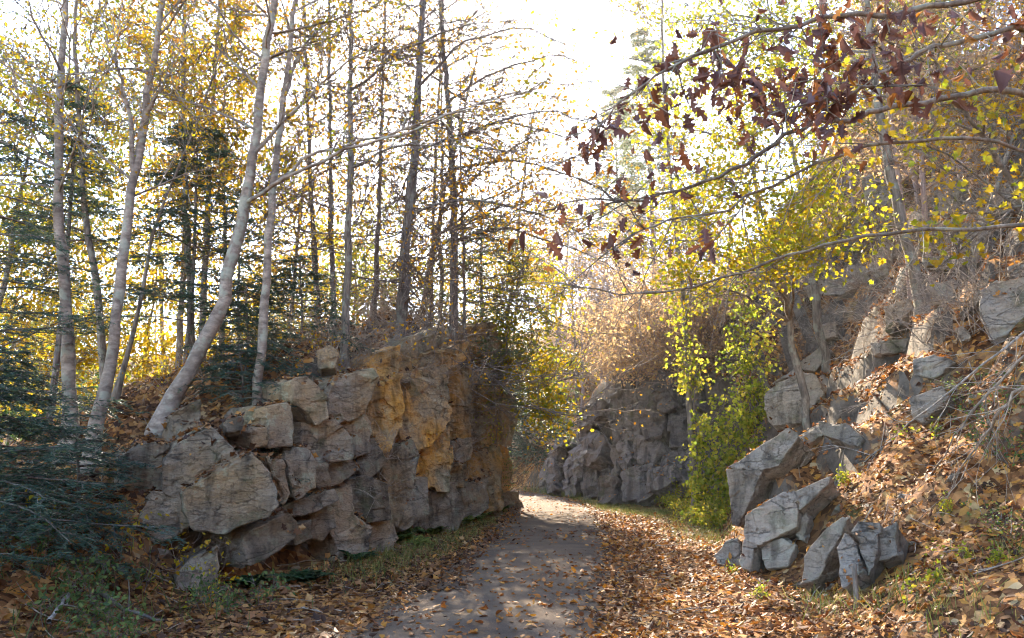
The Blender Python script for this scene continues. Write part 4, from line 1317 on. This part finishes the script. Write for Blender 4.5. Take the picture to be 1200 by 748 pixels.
# ---- prototypes for low growth, copied as individuals
def bush_proto(name, leafmat, h, n_st, per, leaf, keep, shape='oval', stem=M['twig'], spread=.6, kids=(3, 3), curl=.3, thick=.006):
    t = thing(name, 'x', 'bush')
    mb = MB()
    sp = []
    for k in range(n_st):
        a = rng.uniform(0, 6.283)
        d = np.array([math.cos(a) * spread, math.sin(a) * spread, 1]) * rng.uniform(.7, 1.1)
        grow(mb, (math.cos(a) * .06, math.sin(a) * .06, -.08), d, h * rng.uniform(.6, 1.1), thick, 0, 2, kids, sp, .2, -.02, .8, thick * .45)
    tag(mb.build('stems', stem, t), kind='stuff')
    if leafmat is not None:
        crown('foliage', sp, per, leaf, shape, leafmat, t, (0, 0, 0), .05, curl, keep)
    return t

def scatter_copies(proto, spots, labels, group, smin=.8, smax=1.2, state={}):
    for i, (x, y) in enumerate(spots):
        t = proto if id(proto) not in state else copy_tree(proto)
        state[id(proto)] = 1
        t.location = (x, y, hz(x, y))
        t.rotation_euler = (rng.normal(0, .08), rng.normal(0, .08), rng.uniform(0, 6.28))
        s = rng.uniform(smin, smax)
        t.scale = (s, s, s)
        t['label'] = labels if isinstance(labels, str) else labels[i % len(labels)]
        t['group'] = group
    return

def hits(pxs):
    return [tuple(hit(px, py)[:2]) for px, py in pxs]

# bare grey-brown brush on the right bank
br = [bush_proto('bare_shrub', None, 1.5, 8, 0, 0, 0, stem=M['twig'] if _ == 0 else M['brush'], spread=1.3, kids=(4, 2), thick=.012) for _ in range(3)]
spots_ = []
for px, py in [(x + rng.normal(0, 10), y + rng.normal(0, 8)) for x in range(880, 1210, 34) for y in range(140, 430, 32)]:
    if py > 425 or (px < 930 and py < 260): continue
    spots_.append((px, py))
spots_ = hits(spots_)
def where(x, y):
    side = 'left of' if x / y < .5 else ('under' if x / y < .54 else 'right of')
    return 'leafless shrub %s the leaning trunk, %s the right bank' % (side, 'high on' if hz(x, y) > 5 else ('midway up' if hz(x, y) > 3 else 'low on'))
for k in range(3):
    scatter_copies(br[k], spots_[k::3], [where(*q) for q in spots_[k::3]], 'bare shrubs of the right bank', .5, 1.0)
br2 = [bush_proto('dry_shrub', M['lf_straw'], 2.0, 12, 2, .075, .9, stem=M['brush_far'], spread=.8, kids=(4, 3), thick=.012) for _ in range(2)]
sp2 = hits([(rng.uniform(640, 850), rng.uniform(340, 470)) for _ in range(70)])
for k in range(2):
    scatter_copies(br2[k], sp2[k::2], ['pale mauve-tan dry shrub ' + ('well behind the far cliff top' if q[1] > 32 else ('at the left end of the far cliff top' if q[0] / q[1] < .13 else 'above the right part of the far cliff')) for q in sp2[k::2]], 'dry shrubs above the far cliff', .7, 1.3)
sp3 = [(x, y) for x, y in zip(rng.uniform(-3.6, -.7, 80), rng.uniform(12.4, 21, 80)) if x < np.interp(y, LB[3:8, 1], LB[3:8, 0]) - .45 and x > np.interp(y, LB[3:8, 1], LB[3:8, 0]) - 2.3]
br3 = bush_proto('bare_shrub', None, 1.0, 14, 0, 0, 0, stem=M['brush'], spread=1.1, kids=(4, 3), thick=.007)
scatter_copies(br3, sp3, ['leafless twiggy shrub on the left outcrop crest ' + ('near the paired trunks' if q[1] < 14.5 else ('by the stout dark pine' if q[1] < 17 else 'by the tall pine at the end')) for q in sp3], 'bare shrubs on the left outcrop', .6, 1.1)

br4 = bush_proto('bare_shrub', M['lf_birch'], .9, 9, 1, .06, .25, 'birch', stem=M['brush'], spread=1.0, kids=(4, 3), thick=.007)
scatter_copies(br4, [(-4.6, 11.6), (-3.9, 12.6), (-4.7, 12.6), (-3.3, 12.4), (-5.2, 11.8), (-3.0, 13.4), (-4.2, 13.6), (-3.5, 11.6)], ['twiggy shrub with a few orange leaves on the mound ' + q for q in ('left of the thickest birch', 'behind the upright lichened trunk', 'far behind the thickest birch', 'right of the upright trunk', 'farthest left behind the birches', 'below the paired trunks', 'in the hollow behind', 'just above the large left blocks')], 'twiggy shrubs on the left mound', .7, 1.1)
edge_ = [(np.interp(y, LB[3:8, 1], LB[3:8, 0]) - d, y) for y, d in zip((13.0, 14.2, 15.2, 16.2, 17.0, 18.0, 18.8, 19.6, 20.2, 20.8, 21.2, 20.5), (1.0, .95, .9, .95, .9, 1.0, .9, .95, .85, .9, 1.1, 1.6))]
br5 = bush_proto('dry_shrub', M['lf_tan'], .95, 13, 1, .045, .12, 'oval', stem=M['brush'], spread=1.5, kids=(4, 3), thick=.007)
scatter_copies(br5, edge_, ['dry drooping shrub on the left outcrop lip ' + q for q in ('by the lichened trunk', 'below the paired trunks', 'right of the paired trunks', 'left below the stout dark pine', 'right below the stout dark pine', 'between the stout and tall pines', 'left below the tall dark pine', 'under the tall dark pine', 'just right of the tall dark pine', 'near the far corner', 'at the very far corner', 'behind the far corner')], 'dry shrubs on the lip of the left outcrop', .8, 1.2)
gs = bush_proto('leafy_sapling', M['lf_gold'], .6, 5, 2, .07, .9, 'lobed', spread=.8)
scatter_copies(gs, [(-3.0, 12.6)], ['small golden-leaved bush beside the grey boulder on the outcrop'], 'golden bush on the outcrop', .9, 1.0)

# bright bushes by the path, right of the bend
yb = bush_proto('leafy_bush', LIME, .8, 14, 3, .06, 1.0, 'oval')
scatter_copies(yb, hits([(818, 610), (845, 622), (800, 596)]), ['bright lime bush lit by the sun beside the grass', 'sunlit lime bush nearest the low grey rock', 'lime bush farthest along beside the far cliff foot'], 'bright bushes right of the path', .7, 1.0)
yg = bush_proto('leafy_sapling', LY, .75, 3, 1, .065, .35, 'birch', spread=.3)
scatter_copies(yg, [(-3.9, 8.35), (-4.3, 8.6), (-3.25, 8.15), (-2.95, 8.0), (-3.6, 8.9), (-5.0, 8.2)], ['yellow-leaved sapling in front of the dark left boulder', 'yellow-leaved sapling at the foot of the thickest birch', 'yellow-leaved seedling below the lowest left block', 'small yellow seedling at the corner of the left outcrop', 'yellow sapling between the large left blocks', 'yellow sapling in front of the bushy hemlock'], 'yellow saplings by the left boulders', .5, 1.0)
gp = bush_proto('leafy_plant', M['lf_green'], .30, 5, 1, .05, .7, 'oval', spread=.8)
gspots = [(rng.uniform(-4.6, -2.4), rng.uniform(6.2, 8.4)) for _ in range(16)]
scatter_copies(gp, gspots, 'low green plant among the brown leaves at lower left', 'green plants on the left verge', .5, 1.1)
lp = bush_proto('leafy_plant', LIME, .28, 4, 1, .06, .8, 'birch', spread=.8)
scatter_copies(lp, hits([(890, 702), (865, 672), (1085, 515), (1030, 640), (1120, 655), (1000, 565), (1085, 690), (1180, 660), (1120, 600)]), ['bright lime seedling among leaves at the right path edge', 'lime seedling below the low grey rock', 'lime seedling high on the leafy bank', 'lime seedling in front of the cracked boulder', 'lime seedling right of the cracked boulder', 'lime seedling above the cracked boulder', 'lime seedling at the lower right among leaves', 'lime seedling near the right edge', 'lime seedling midway up the leafy bank'], 'lime seedlings on the right bank', .45, .8)
gr = bush_proto('leafy_plant', M['fern'], .45, 9, 1, .04, .8, 'oval', spread=.8)
scatter_copies(gr, hits([(1165, 490), (1130, 470), (1190, 540), (1195, 630)]), ['dull green bush below the arching stems at right', 'dull green bush left of the one below the arching stems', 'dull green bush at the right edge', 'green tuft at the lower right edge'], 'green bushes at the right edge', .7, 1.1)

# creepers on the end of the left outcrop
for lab_, pts_ in (('dry yellowing creeper hanging on the far end of the left outcrop', [(575, 420), (580, 460), (582, 500)]), ('green creeper low on the far end of the left outcrop', [(580, 520), (584, 560), (586, 592)])):
    C_ = []
    for px, py in pts_:
        w_ = wall_hit(min(px, 583), py, WL)
        Y_ = (w_[0][1] if w_ is not None else 20.5) - .55
        C_.append(at(px, py, Y_))
    C_ = np.array(C_)
    b_ = C_[-1]
    t = thing('climbing_vine', lab_, 'vine', tuple(b_))
    mb = MB()
    sp_ = []
    mb.tube(np.concatenate([C_, [[b_[0] - .1, b_[1], hz(b_[0], b_[1])]]]), [.008, .01, .012, .014], 4)
    for k in range(16):
        p, tt = spot(C_, rng.random())
        grow(mb, p, rng.normal(0, 1, 3) + np.array([.2, -.3, -.3]), .5, .006, 1, 2, (3, 3), sp_, .2, -.06, .9, .004)
    mb.build('stem', M['twig'], t, b_)
    crown('leaves', sp_, 2, .06, 'oval', LYG if 'dry' in lab_ else M['lf_green'], t, b_, .07, .3, .6, .6)

# ferns
def fern_proto(mat, n=11, L=.5):
    t = thing('fern', 'x', 'fern')
    mb = MB()
    P, A = [], []
    for k in range(n):
        a = k * 6.283 / n + rng.normal(0, .25)
        pts = wander((0, 0, 0), (math.cos(a) * .8, math.sin(a) * .8, .9), L * rng.uniform(.7, 1.1), 9, .05, -.14)
        mb.tube(pts, np.linspace(.004, .0015, 9), 3)
        for f in np.linspace(.12, .98, 22):
            p, tt = spot(pts, f)
            s = unit(np.cross(tt, np.array([0, 0, 1.])))
            ln = L * .24 * math.sin(math.pi * min(1, .12 + f * .9)) + .015
            for sg in (-1, 1):
                P.append((p, tt * .35 + s * sg, ln))
    tag(mb.build('stalks', M['fern'], t), kind='stuff')
    pos = np.array([p[0] for p in P]); ax = np.array([p[1] for p in P]); sz = np.array([p[2] for p in P])
    nn = unit(rng.normal(0, .2, pos.shape) + np.array([0, 0, 1.]))
    put('fronds', leaf_mesh('fronds', pos, ax, nn, sz, 'oval', .2), mat, t)
    return t
fr = fern_proto(M['fern'])
scatter_copies(fr, hits([(475, 632), (490, 640), (510, 628), (462, 640), (570, 606), (560, 612), (585, 602), (545, 616)]), ['yellowing fern at the foot of the left outcrop, leftmost', 'yellowing fern second from the left at the outcrop foot', 'yellowing fern in the middle of the outcrop foot', 'low fern tucked under the outcrop base', 'bright fern by the far corner of the outcrop', 'fern beside the bright corner fern', 'farthest fern at the outcrop corner', 'fern midway along the outcrop foot'], 'ferns at the foot of the left outcrop', .6, 1.1)
fd = fern_proto(M['fern_dark'], 12, .45)
scatter_copies(fd, [(-2.65, 9.6), (-2.45, 9.75), (-2.2, 11.4), (-3.0, 9.25)], ['dark evergreen fern under the lowest left block', 'dark evergreen fern right of the lowest left block', 'dark fern beneath the narrow ledges of the outcrop', 'small dark fern left under the lowest block'], 'dark ferns by the left outcrop', .7, 1.0)

# ------------------------------------------------------------------ oak reaching in from the right
ob = np.array([4.75, 4.7, hz(4.75, 4.7) - .2])
oak = thing('oak_tree', 'oak reaching in from the right with russet drooping leaves', 'tree', tuple(ob))
mb = MB()
tp = wander(ob, (0, 0, 1), 7.0, 12, .04, .05)
mb.tube(tp, np.linspace(.17, .06, 12), 10)
mb.build('trunk', M['grey'], oak, ob)
limbs = [
    ([(1215, 30, 4.3), (1110, 50, 4.2), (1067, 67, 4.2), (1027, 93, 4.1), (1000, 113, 4.1), (960, 120, 4.0), (900, 135, 3.9)], .020),
    ([(1225, 118, 4.9), (1167, 103, 4.8), (1093, 120, 4.8), (1033, 127, 4.7), (1000, 140, 4.7), (950, 147, 4.6), (917, 160, 4.6), (883, 187, 4.5), (850, 203, 4.5), (800, 223, 4.4), (740, 236, 4.3), (690, 232, 4.2), (650, 245, 4.2)], .025),
    ([(1225, 262, 5.4), (1130, 268, 5.4), (1043, 270, 5.3), (967, 287, 5.3), (900, 310, 5.2), (800, 340, 5.1), (730, 345, 5.0), (650, 330, 5.0)], .018),
    ([(1215, -20, 4.1), (1120, 5, 4.0), (1040, 15, 3.9), (960, 20, 3.9), (880, 40, 3.8), (800, 70, 3.8), (740, 110, 3.8), (700, 150, 3.8)], .022),
    ([(1215, 180, 4.6), (1120, 160, 4.5), (1020, 170, 4.4), (920, 205, 4.4), (840, 250, 4.3), (770, 260, 4.2), (730, 285, 4.2)], .014),
]
LPTS = []
for lp_, lw in limbs:
    L = np.array([at(*q) for q in lp_])
    src = tp[np.argmin(np.abs(tp[:, 2] - (L[0][2] - .5)))]
    L = np.concatenate([[src], L])
    q = np.linspace(0, len(L) - 1, len(L) * 3)
    L = np.stack([np.interp(q, np.arange(len(L)), L[:, k]) for k in range(3)], -1)
    L[2:-1] += rng.normal(0, .010, L[2:-1].shape)
    lb = MB()
    lb.tube(L, np.linspace(lw, .004, len(L)), 7)
    dm = []
    for k in range(20):
        p, tt = spot(L, rng.uniform(.3, 1))
        grow(lb, p, unit(tt + rng.normal(0, .55, 3)), rng.uniform(.25, .7), .005, 1, 2, (3, 2), dm, .16, 0, .8, .0025)
    lb.build('limb', M['grey'], oak, ob)
    LPTS.append(L[3:])
LP = np.concatenate(LPTS)
om = []
for k in range(6):
    om.append(leaf_mesh('leaf', np.zeros((1, 3)), np.array([[1., 0, 0]]), np.array([[0, 0, 1.]]), 1.0, 'oak', 1.1))
    om[-1].materials.append(M['lf_oak'])
clus = [(700,150,7),(690,180,3),(745,118,5),(790,72,4),(830,42,5),(850,100,5),(868,72,4),(900,108,6),(915,85,5),(940,100,7),(960,62,5),(970,95,7),(985,118,6),(985,142,6),(1000,85,4),(1020,60,4),(1040,40,4),(1050,18,4),(980,8,4),(960,25,4),(1070,15,3),(1100,20,2),(1140,8,3),(1190,15,3),(1075,82,4),(1108,98,3),(1185,65,3),(733,285,3),(750,255,3),(832,282,3),(770,200,2),(822,180,2),(660,245,2),(1150,112,1),(810,130,4),(790,140,3),(857,72,3),(880,130,4),(930,130,4),(1055,88,3),(640,262,2),(735,200,2)]
tw = MB()
nleaf = 0
for px, py, n in clus:
    c = at(px, py, rng.uniform(3.7, 4.4))
    d = np.linalg.norm(LP - c, axis=1)
    s = LP[d.argmin()]
    c = c + (s - c) * .12
    L = np.array([s, s * .5 + c * .5 + rng.normal(0, .02, 3), c])
    tw.tube(L, [.005, .004, .0025], 4)
    for k in range(int(round(n * 1.8))):
        o = put('leaf', om[rng.integers(0, 6)], None, oak)
        p = c + rng.normal(0, .07, 3)
        ax = Vector(unit(rng.normal(0, .55, 3) + np.array([0, 0, -.9])))
        o.location = p - ob
        o.rotation_euler = (ax.to_track_quat('X', 'Z').to_matrix() @ __import__('mathutils').Matrix.Rotation(rng.uniform(0, 6.28), 3, 'X')).to_euler()
        s_ = rng.uniform(.06, .135)
        o.scale = (s_, s_ * rng.uniform(.8, 1.1), s_)
        nleaf += 1
xp = []
for px, py, n in clus:
    c = at(px, py, rng.uniform(3.7, 4.6))
    for k in range(n * 2):
        xp.append(c + rng.normal(0, .13, 3))
xp = np.array(xp)
xa = unit(rng.normal(0, .6, xp.shape) + np.array([0, 0, -.8]))
xo = put('small_leaves', leaf_mesh('small_leaves', xp - ob, xa, rng.normal(0, 1, xp.shape), rng.uniform(.04, .09, len(xp)), 'oakl', 1.0), M['lf_oak'], oak)
tag(xo, kind='stuff')
tag(tw.build('twigs', M['grey'], oak, ob), kind='stuff')

# arching bare stems at the lower right of the bank
arch = []
for k, (a, b, c) in enumerate([((1225, 370), (1120, 450), (1010, 545)), ((1225, 400), (1150, 450), (1090, 560)), ((1215, 440), (1130, 455), (1020, 470)), ((1225, 430), (1160, 480), (1110, 580)), ((1215, 330), (1100, 360), (960, 390))]):
    h0 = hit(c[0], c[1])
    Y1 = max(6.0, h0[1] - 1.6)
    p0, p1, p2 = at(a[0], a[1], Y1), at(b[0], b[1], Y1 + .3), h0
    p0[2] = max(p0[2], hz(p0[0], p0[1]) + .1)
    t = thing('fallen_branch', ['long pale branch slanting down across the right bank', 'bare branch slanting steeply below the long pale branch', 'nearly level bare branch above the leafy bank', 'short bare branch at the right edge of the bank', 'bare branch crossing in front of the purple-grey boulder'][k], 'branch', tuple(h0), 'bare branches lying over the right bank')
    mb = MB()
    f = np.linspace(0, 1, 16)[:, None]
    L = (1 - f) ** 2 * p2 + 2 * f * (1 - f) * p1 + f ** 2 * p0 + rng.normal(0, .012, (16, 3))
    mb.tube(L, np.linspace(.006, .018, 16), 6)
    dm = []
    for j in range(14):
        p, tt = spot(L, rng.random())
        grow(mb, p, unit(-tt + rng.normal(0, .5, 3)), rng.uniform(.4, .9), .006, 1, 2, (3, 2), dm, .15, -.03, .7, .003)
    mb.build('stem', M['deadwood'] if k == 0 else M['brush'], t, h0)

# sticks and a stump on the ground
def stick(label, pxs, r, mat, lift=.03, name='fallen_branch'):
    P = [hit(*q) for q in pxs]
    P = np.array([[p[0], p[1], hz(p[0], p[1]) + lift] for p in P])
    q = np.linspace(0, len(P) - 1, len(P) * 4)
    L = np.stack([np.interp(q, np.arange(len(P)), P[:, k]) for k in range(3)], -1) + rng.normal(0, .008, (len(q), 3))
    t = thing(name, label, 'branch', tuple(P[0]))
    mb = MB()
    mb.tube(L, np.linspace(r, r * .45, len(L)), 7, True)
    mb.build('stem', mat, t, P[0])
    mb = MB()
    for k in range(3):
        p, tt = spot(L, rng.uniform(.3, .9))
        w2 = wander(p, unit(tt + rng.normal(0, .6, 3) + np.array([0, 0, .3])), rng.uniform(.15, .35), 5, .15)
        mb.tube(w2, np.linspace(r * .45, .002, 5), 4)
    mb.build('side_twig', mat, t, P[0])
stick('pale dead stick leaning in the lower left corner leaves', [(55, 746), (72, 722), (84, 704)], .02, M['deadwood'], .10)
stick('dark fallen stick in the leaves at lower left', [(118, 704), (145, 722), (190, 738)], .025, M['pine'], .06)
stick('long grey stick lying above the large left blocks', [(266, 502), (290, 518), (318, 534)], .02, M['deadwood'], .05)
stick('thin grey stick in front of the cracked boulder', [(938, 712), (955, 706), (972, 702)], .012, M['deadwood'])
h = hit(1003, 714)
t = thing('stump', 'thin broken sapling stump standing below the cracked boulder', 'stump', tuple(h))
mb = MB()
L = wander(np.array(h) + np.array([0, 0, -.1]), (.12, 0, 1), .5, 7, .05)
mb.tube(L, np.linspace(.03, .02, 7), 8, True)
mb.build('trunk', M['grey'], t, h)

# ------------------------------------------------------------------ fallen leaves, grass
from mathutils.bvhtree import BVHTree
def rock_bvh():
    VV, FF, off_ = [], [], 0
    for o in list(COL.objects):
        if o.type == 'MESH' and (o.name.startswith('rock_') or o.name.startswith('boulder') or o.name.startswith('stone')):
            loc = np.array(o.parent.location if o.parent else o.location)
            me = o.data
            co = np.empty(len(me.vertices) * 3, np.float32)
            me.vertices.foreach_get('co', co)
            VV.append(co.reshape(-1, 3) + loc)
            f = np.empty(len(me.polygons) * 3, np.int32)
            me.polygons.foreach_get('vertices', f)
            FF.append(f.reshape(-1, 3) + off_)
            off_ += len(me.vertices)
    return BVHTree.FromPolygons(np.concatenate(VV).tolist(), np.concatenate(FF).tolist(), all_triangles=True)
ROCKS = rock_bvh()
DOWN = Vector((0, 0, -1))

def litter(name, label, n, xr, yr, dens, size, mat, curl=.55, shape='oval', lift=.015):
    x = rng.uniform(*xr, n)
    y = yr[0] + (yr[1] - yr[0]) * rng.random(n) ** 1.35
    keep = rng.random(n) < dens(x, y)
    x, y = x[keep], y[keep]
    z = hgt(x, y)
    e = .12
    zx = (hgt(x + e, y) - z) / e
    zy = (hgt(x, y + e) - z) / e
    ok = zx ** 2 + zy ** 2 < 5.5
    x, y, z, zx, zy = x[ok], y[ok], z[ok], zx[ok], zy[ok]
    m = len(x)
    gn = unit(np.stack([-zx, -zy, np.ones(m)], -1))
    good = np.ones(m, bool)
    for i_ in range(m):
        lc, nl_, _, _ = ROCKS.ray_cast(Vector((x[i_], y[i_], z[i_] + 3.0)), DOWN, 3.0)
        if lc is not None:
            if nl_.z < .55: good[i_] = False
            else:
                z[i_] = lc.z
                gn[i_] = nl_
    x, y, z, gn = x[good], y[good], z[good], gn[good]
    m = len(x)
    nrm = unit(gn + rng.normal(0, .32, (m, 3)))
    pc, _ = poly_dist(x, y, cl[::4])
    onp = np.abs(pc) < 1.3
    z = z + lift + rng.random(m) * .02 + onp * .05
    a = rng.uniform(0, 6.283, m)
    ax = np.stack([np.cos(a), np.sin(a), np.zeros(m)], -1)
    ax = ax - nrm * (ax * nrm).sum(1, keepdims=True)
    me = leaf_mesh(name, np.stack([x, y, z], -1), ax, nrm, size * (.35 + 1.0 * rng.random(m) ** 1.3), shape, curl)
    o = put(name, me, mat)
    tag(o, label, 'leaf litter', kind='stuff')
    return o

def dpath(x, y):
    d, _ = poly_dist(x, y, cl[::4])
    return d
def dens_side(x, y):
    d = np.abs(dpath(x, y))
    return np.where(d > 1.15, 1.0, np.where(d > .85, .45, 0)) 
def dens_right(x, y):
    d = dpath(x, y)
    return np.where(d > 1.0, 1.0, 0) * (fbm(np.stack([x, y, x * 0], -1) * .8, 3, 77) > -.5)
def dens_path(x, y):
    d = np.abs(dpath(x, y))
    nn = fbm(np.stack([x, y, x * 0], -1) * 1.1, 3, 31)
    return np.where(d < 1.2, np.clip(.26 + .7 * (d / 1.2) ** 2.2 + .35 * nn, .05, 1), 0)
litter('leaf_litter', 'thick brown leaf litter on both verges and banks', 62000, (-7, 9), (3.5, 24), dens_side, .074, M['litter'])
litter('leaf_litter', 'orange-brown oak leaves strewn over the right bank', 36000, (.8, 11), (4, 20), dens_right, .088, M['litter_o'], .6, 'oakl')
litter('leaf_litter', 'broad maple leaves mixed in the left verge litter', 9000, (-6, 0), (4, 16), dens_side, .09, M['litter'], .6, 'lobed')
pathleaves = litter('leaf_litter', 'dry tan leaves scattered over the bare path', 21000, (-3.2, 3.5), (4, 34), dens_path, .075, M['litter_o'], .5, 'oval', .01)
litter('leaf_litter', 'dry brown leaves lying on the left outcrop and its top', 9000, (-8, -.5), (9, 22), lambda x, y: np.ones_like(x), .08, M['litter'], .6, 'lobed', .02)

# the leaves nearest the viewer on the bare path can be picked out one by one
lm = [leaf_mesh('leaf', np.zeros((1, 3)), np.array([[1., 0, 0]]), np.array([[0, 0, 1.]]), 1.0, sh, .5) for sh in ('oval', 'oak', 'lobed', 'birch', 'oakl')]
for me in lm: me.materials.append(M['litter_o'])
cnt_ = 0
while cnt_ < 260:
    y_ = 5.6 + 6.5 * rng.random() ** 1.6
    x_ = np.interp(y_, cl[:40 * 2, 1], cl[:40 * 2, 0]) + rng.normal(0, .75)
    if abs(float(dpath(np.array([x_]), np.array([y_]))[0])) > 1.15: continue
    o = put('leaf', lm[rng.integers(0, 5)], None, pathleaves)
    o.location = (x_, y_, hz(x_, y_) + .075)
    o.rotation_euler = (rng.normal(0, .25), rng.normal(0, .25), rng.uniform(0, 6.28))
    s_ = rng.uniform(.05, .11)
    o.scale = (s_, s_, s_)
    cnt_ += 1

mb = MB()
for k in range(520):
    y_ = rng.uniform(4.5, 17)
    x_ = rng.uniform(-6, 7)
    if abs(float(dpath(np.array([x_]), np.array([y_]))[0])) < 1.0: continue
    L_ = rng.uniform(.12, .5)
    a_ = rng.uniform(0, 6.283)
    e_ = np.linspace(0, 1, 4)
    xs, ys = x_ + math.cos(a_) * L_ * e_, y_ + math.sin(a_) * L_ * e_
    zs = hgt(xs, ys) + .035
    mb.tube(np.stack([xs, ys, zs], -1) + rng.normal(0, .006, (4, 3)), np.linspace(.006, .003, 4) * rng.uniform(.6, 1.4), 4)
tag(mb.build('twig_litter', M['brush']), 'broken twigs strewn through the fallen leaves', 'twigs', kind='stuff')

# grass and weeds along the edges
def grass(label, n, region, L, mat):
    x, y = region(n)
    d = np.abs(dpath(x, y))
    k = d > 1.2
    x, y = x[k], y[k]
    z = hgt(x, y)
    m = len(x)
    ax = unit(rng.normal(0, .45, (m, 3)) + np.array([0, 0, 1.0]))
    me = leaf_mesh('grass', np.stack([x, y, z], -1), ax, rng.normal(0, 1, (m, 3)), L * rng.uniform(.5, 1.3, m), 'blade')
    tag(put('grass', me, mat), label, 'grass', kind='stuff')
def reg_clumps(pxs, sig, lim=None):
    def f(n):
        C = np.array(hits(pxs))
        i = rng.integers(0, len(C), n)
        return C[i, 0] + rng.normal(0, sig, n), C[i, 1] + rng.normal(0, sig * 1.6, n)
    return f
grass('tufts of sunlit grass along the right edge before the far cliff', 9000, reg_clumps([(740, 600), (760, 604), (780, 603), (800, 606), (815, 616), (830, 626), (720, 597), (845, 636), (700, 594), (680, 590)], .4), .13, M['grass'])
grass('grass strip along the foot of the left outcrop', 3500, reg_clumps([(420, 672), (460, 655), (490, 648), (520, 636), (545, 626), (570, 615), (590, 603)], .35), .16, M['grass'])
grass('thin grass at the path bend in the hollow', 4000, reg_clumps([(620, 582), (640, 580), (605, 580), (660, 584)], .6), .25, M['grass'])
grass('sparse grass blades among the lower left leaves', 500, reg_clumps([(60, 700), (120, 690), (180, 700), (80, 660), (200, 720), (30, 730)], .6), .2, M['fern'])
grass('sparse grass tufts among the lower right leaves', 500, reg_clumps([(960, 715), (1110, 720), (1190, 650), (1040, 700)], .16), .17, M['grass'])

# ------------------------------------------------------------------ autumn haze
hm, ht, hout = newmat('autumn_haze')
pv = N(ht, 'VolumePrincipled')
pv.inputs['Color'].default_value = (1.0, .97, .92, 1)
pv.inputs['Density'].default_value = .0005
pv.inputs['Anisotropy'].default_value = .7
ht.links.new(pv.outputs[0], hout.inputs['Volume'])
x0, x1, y0, y1, z0, z1 = -640, 640, -440, 940, -40, 36
hv_ = [(x, y, z) for z in (z0, z1) for y in (y0, y1) for x in (x0, x1)]
hme = bpy.data.meshes.new('haze')
hme.from_pydata(hv_, [], [(0, 2, 3, 1), (4, 5, 7, 6), (0, 1, 5, 4), (2, 6, 7, 3), (0, 4, 6, 2), (1, 3, 7, 5)])
HZ = tag(put('haze', hme, hm), 'thin sunlit autumn haze filling the woods', 'haze', kind='stuff')
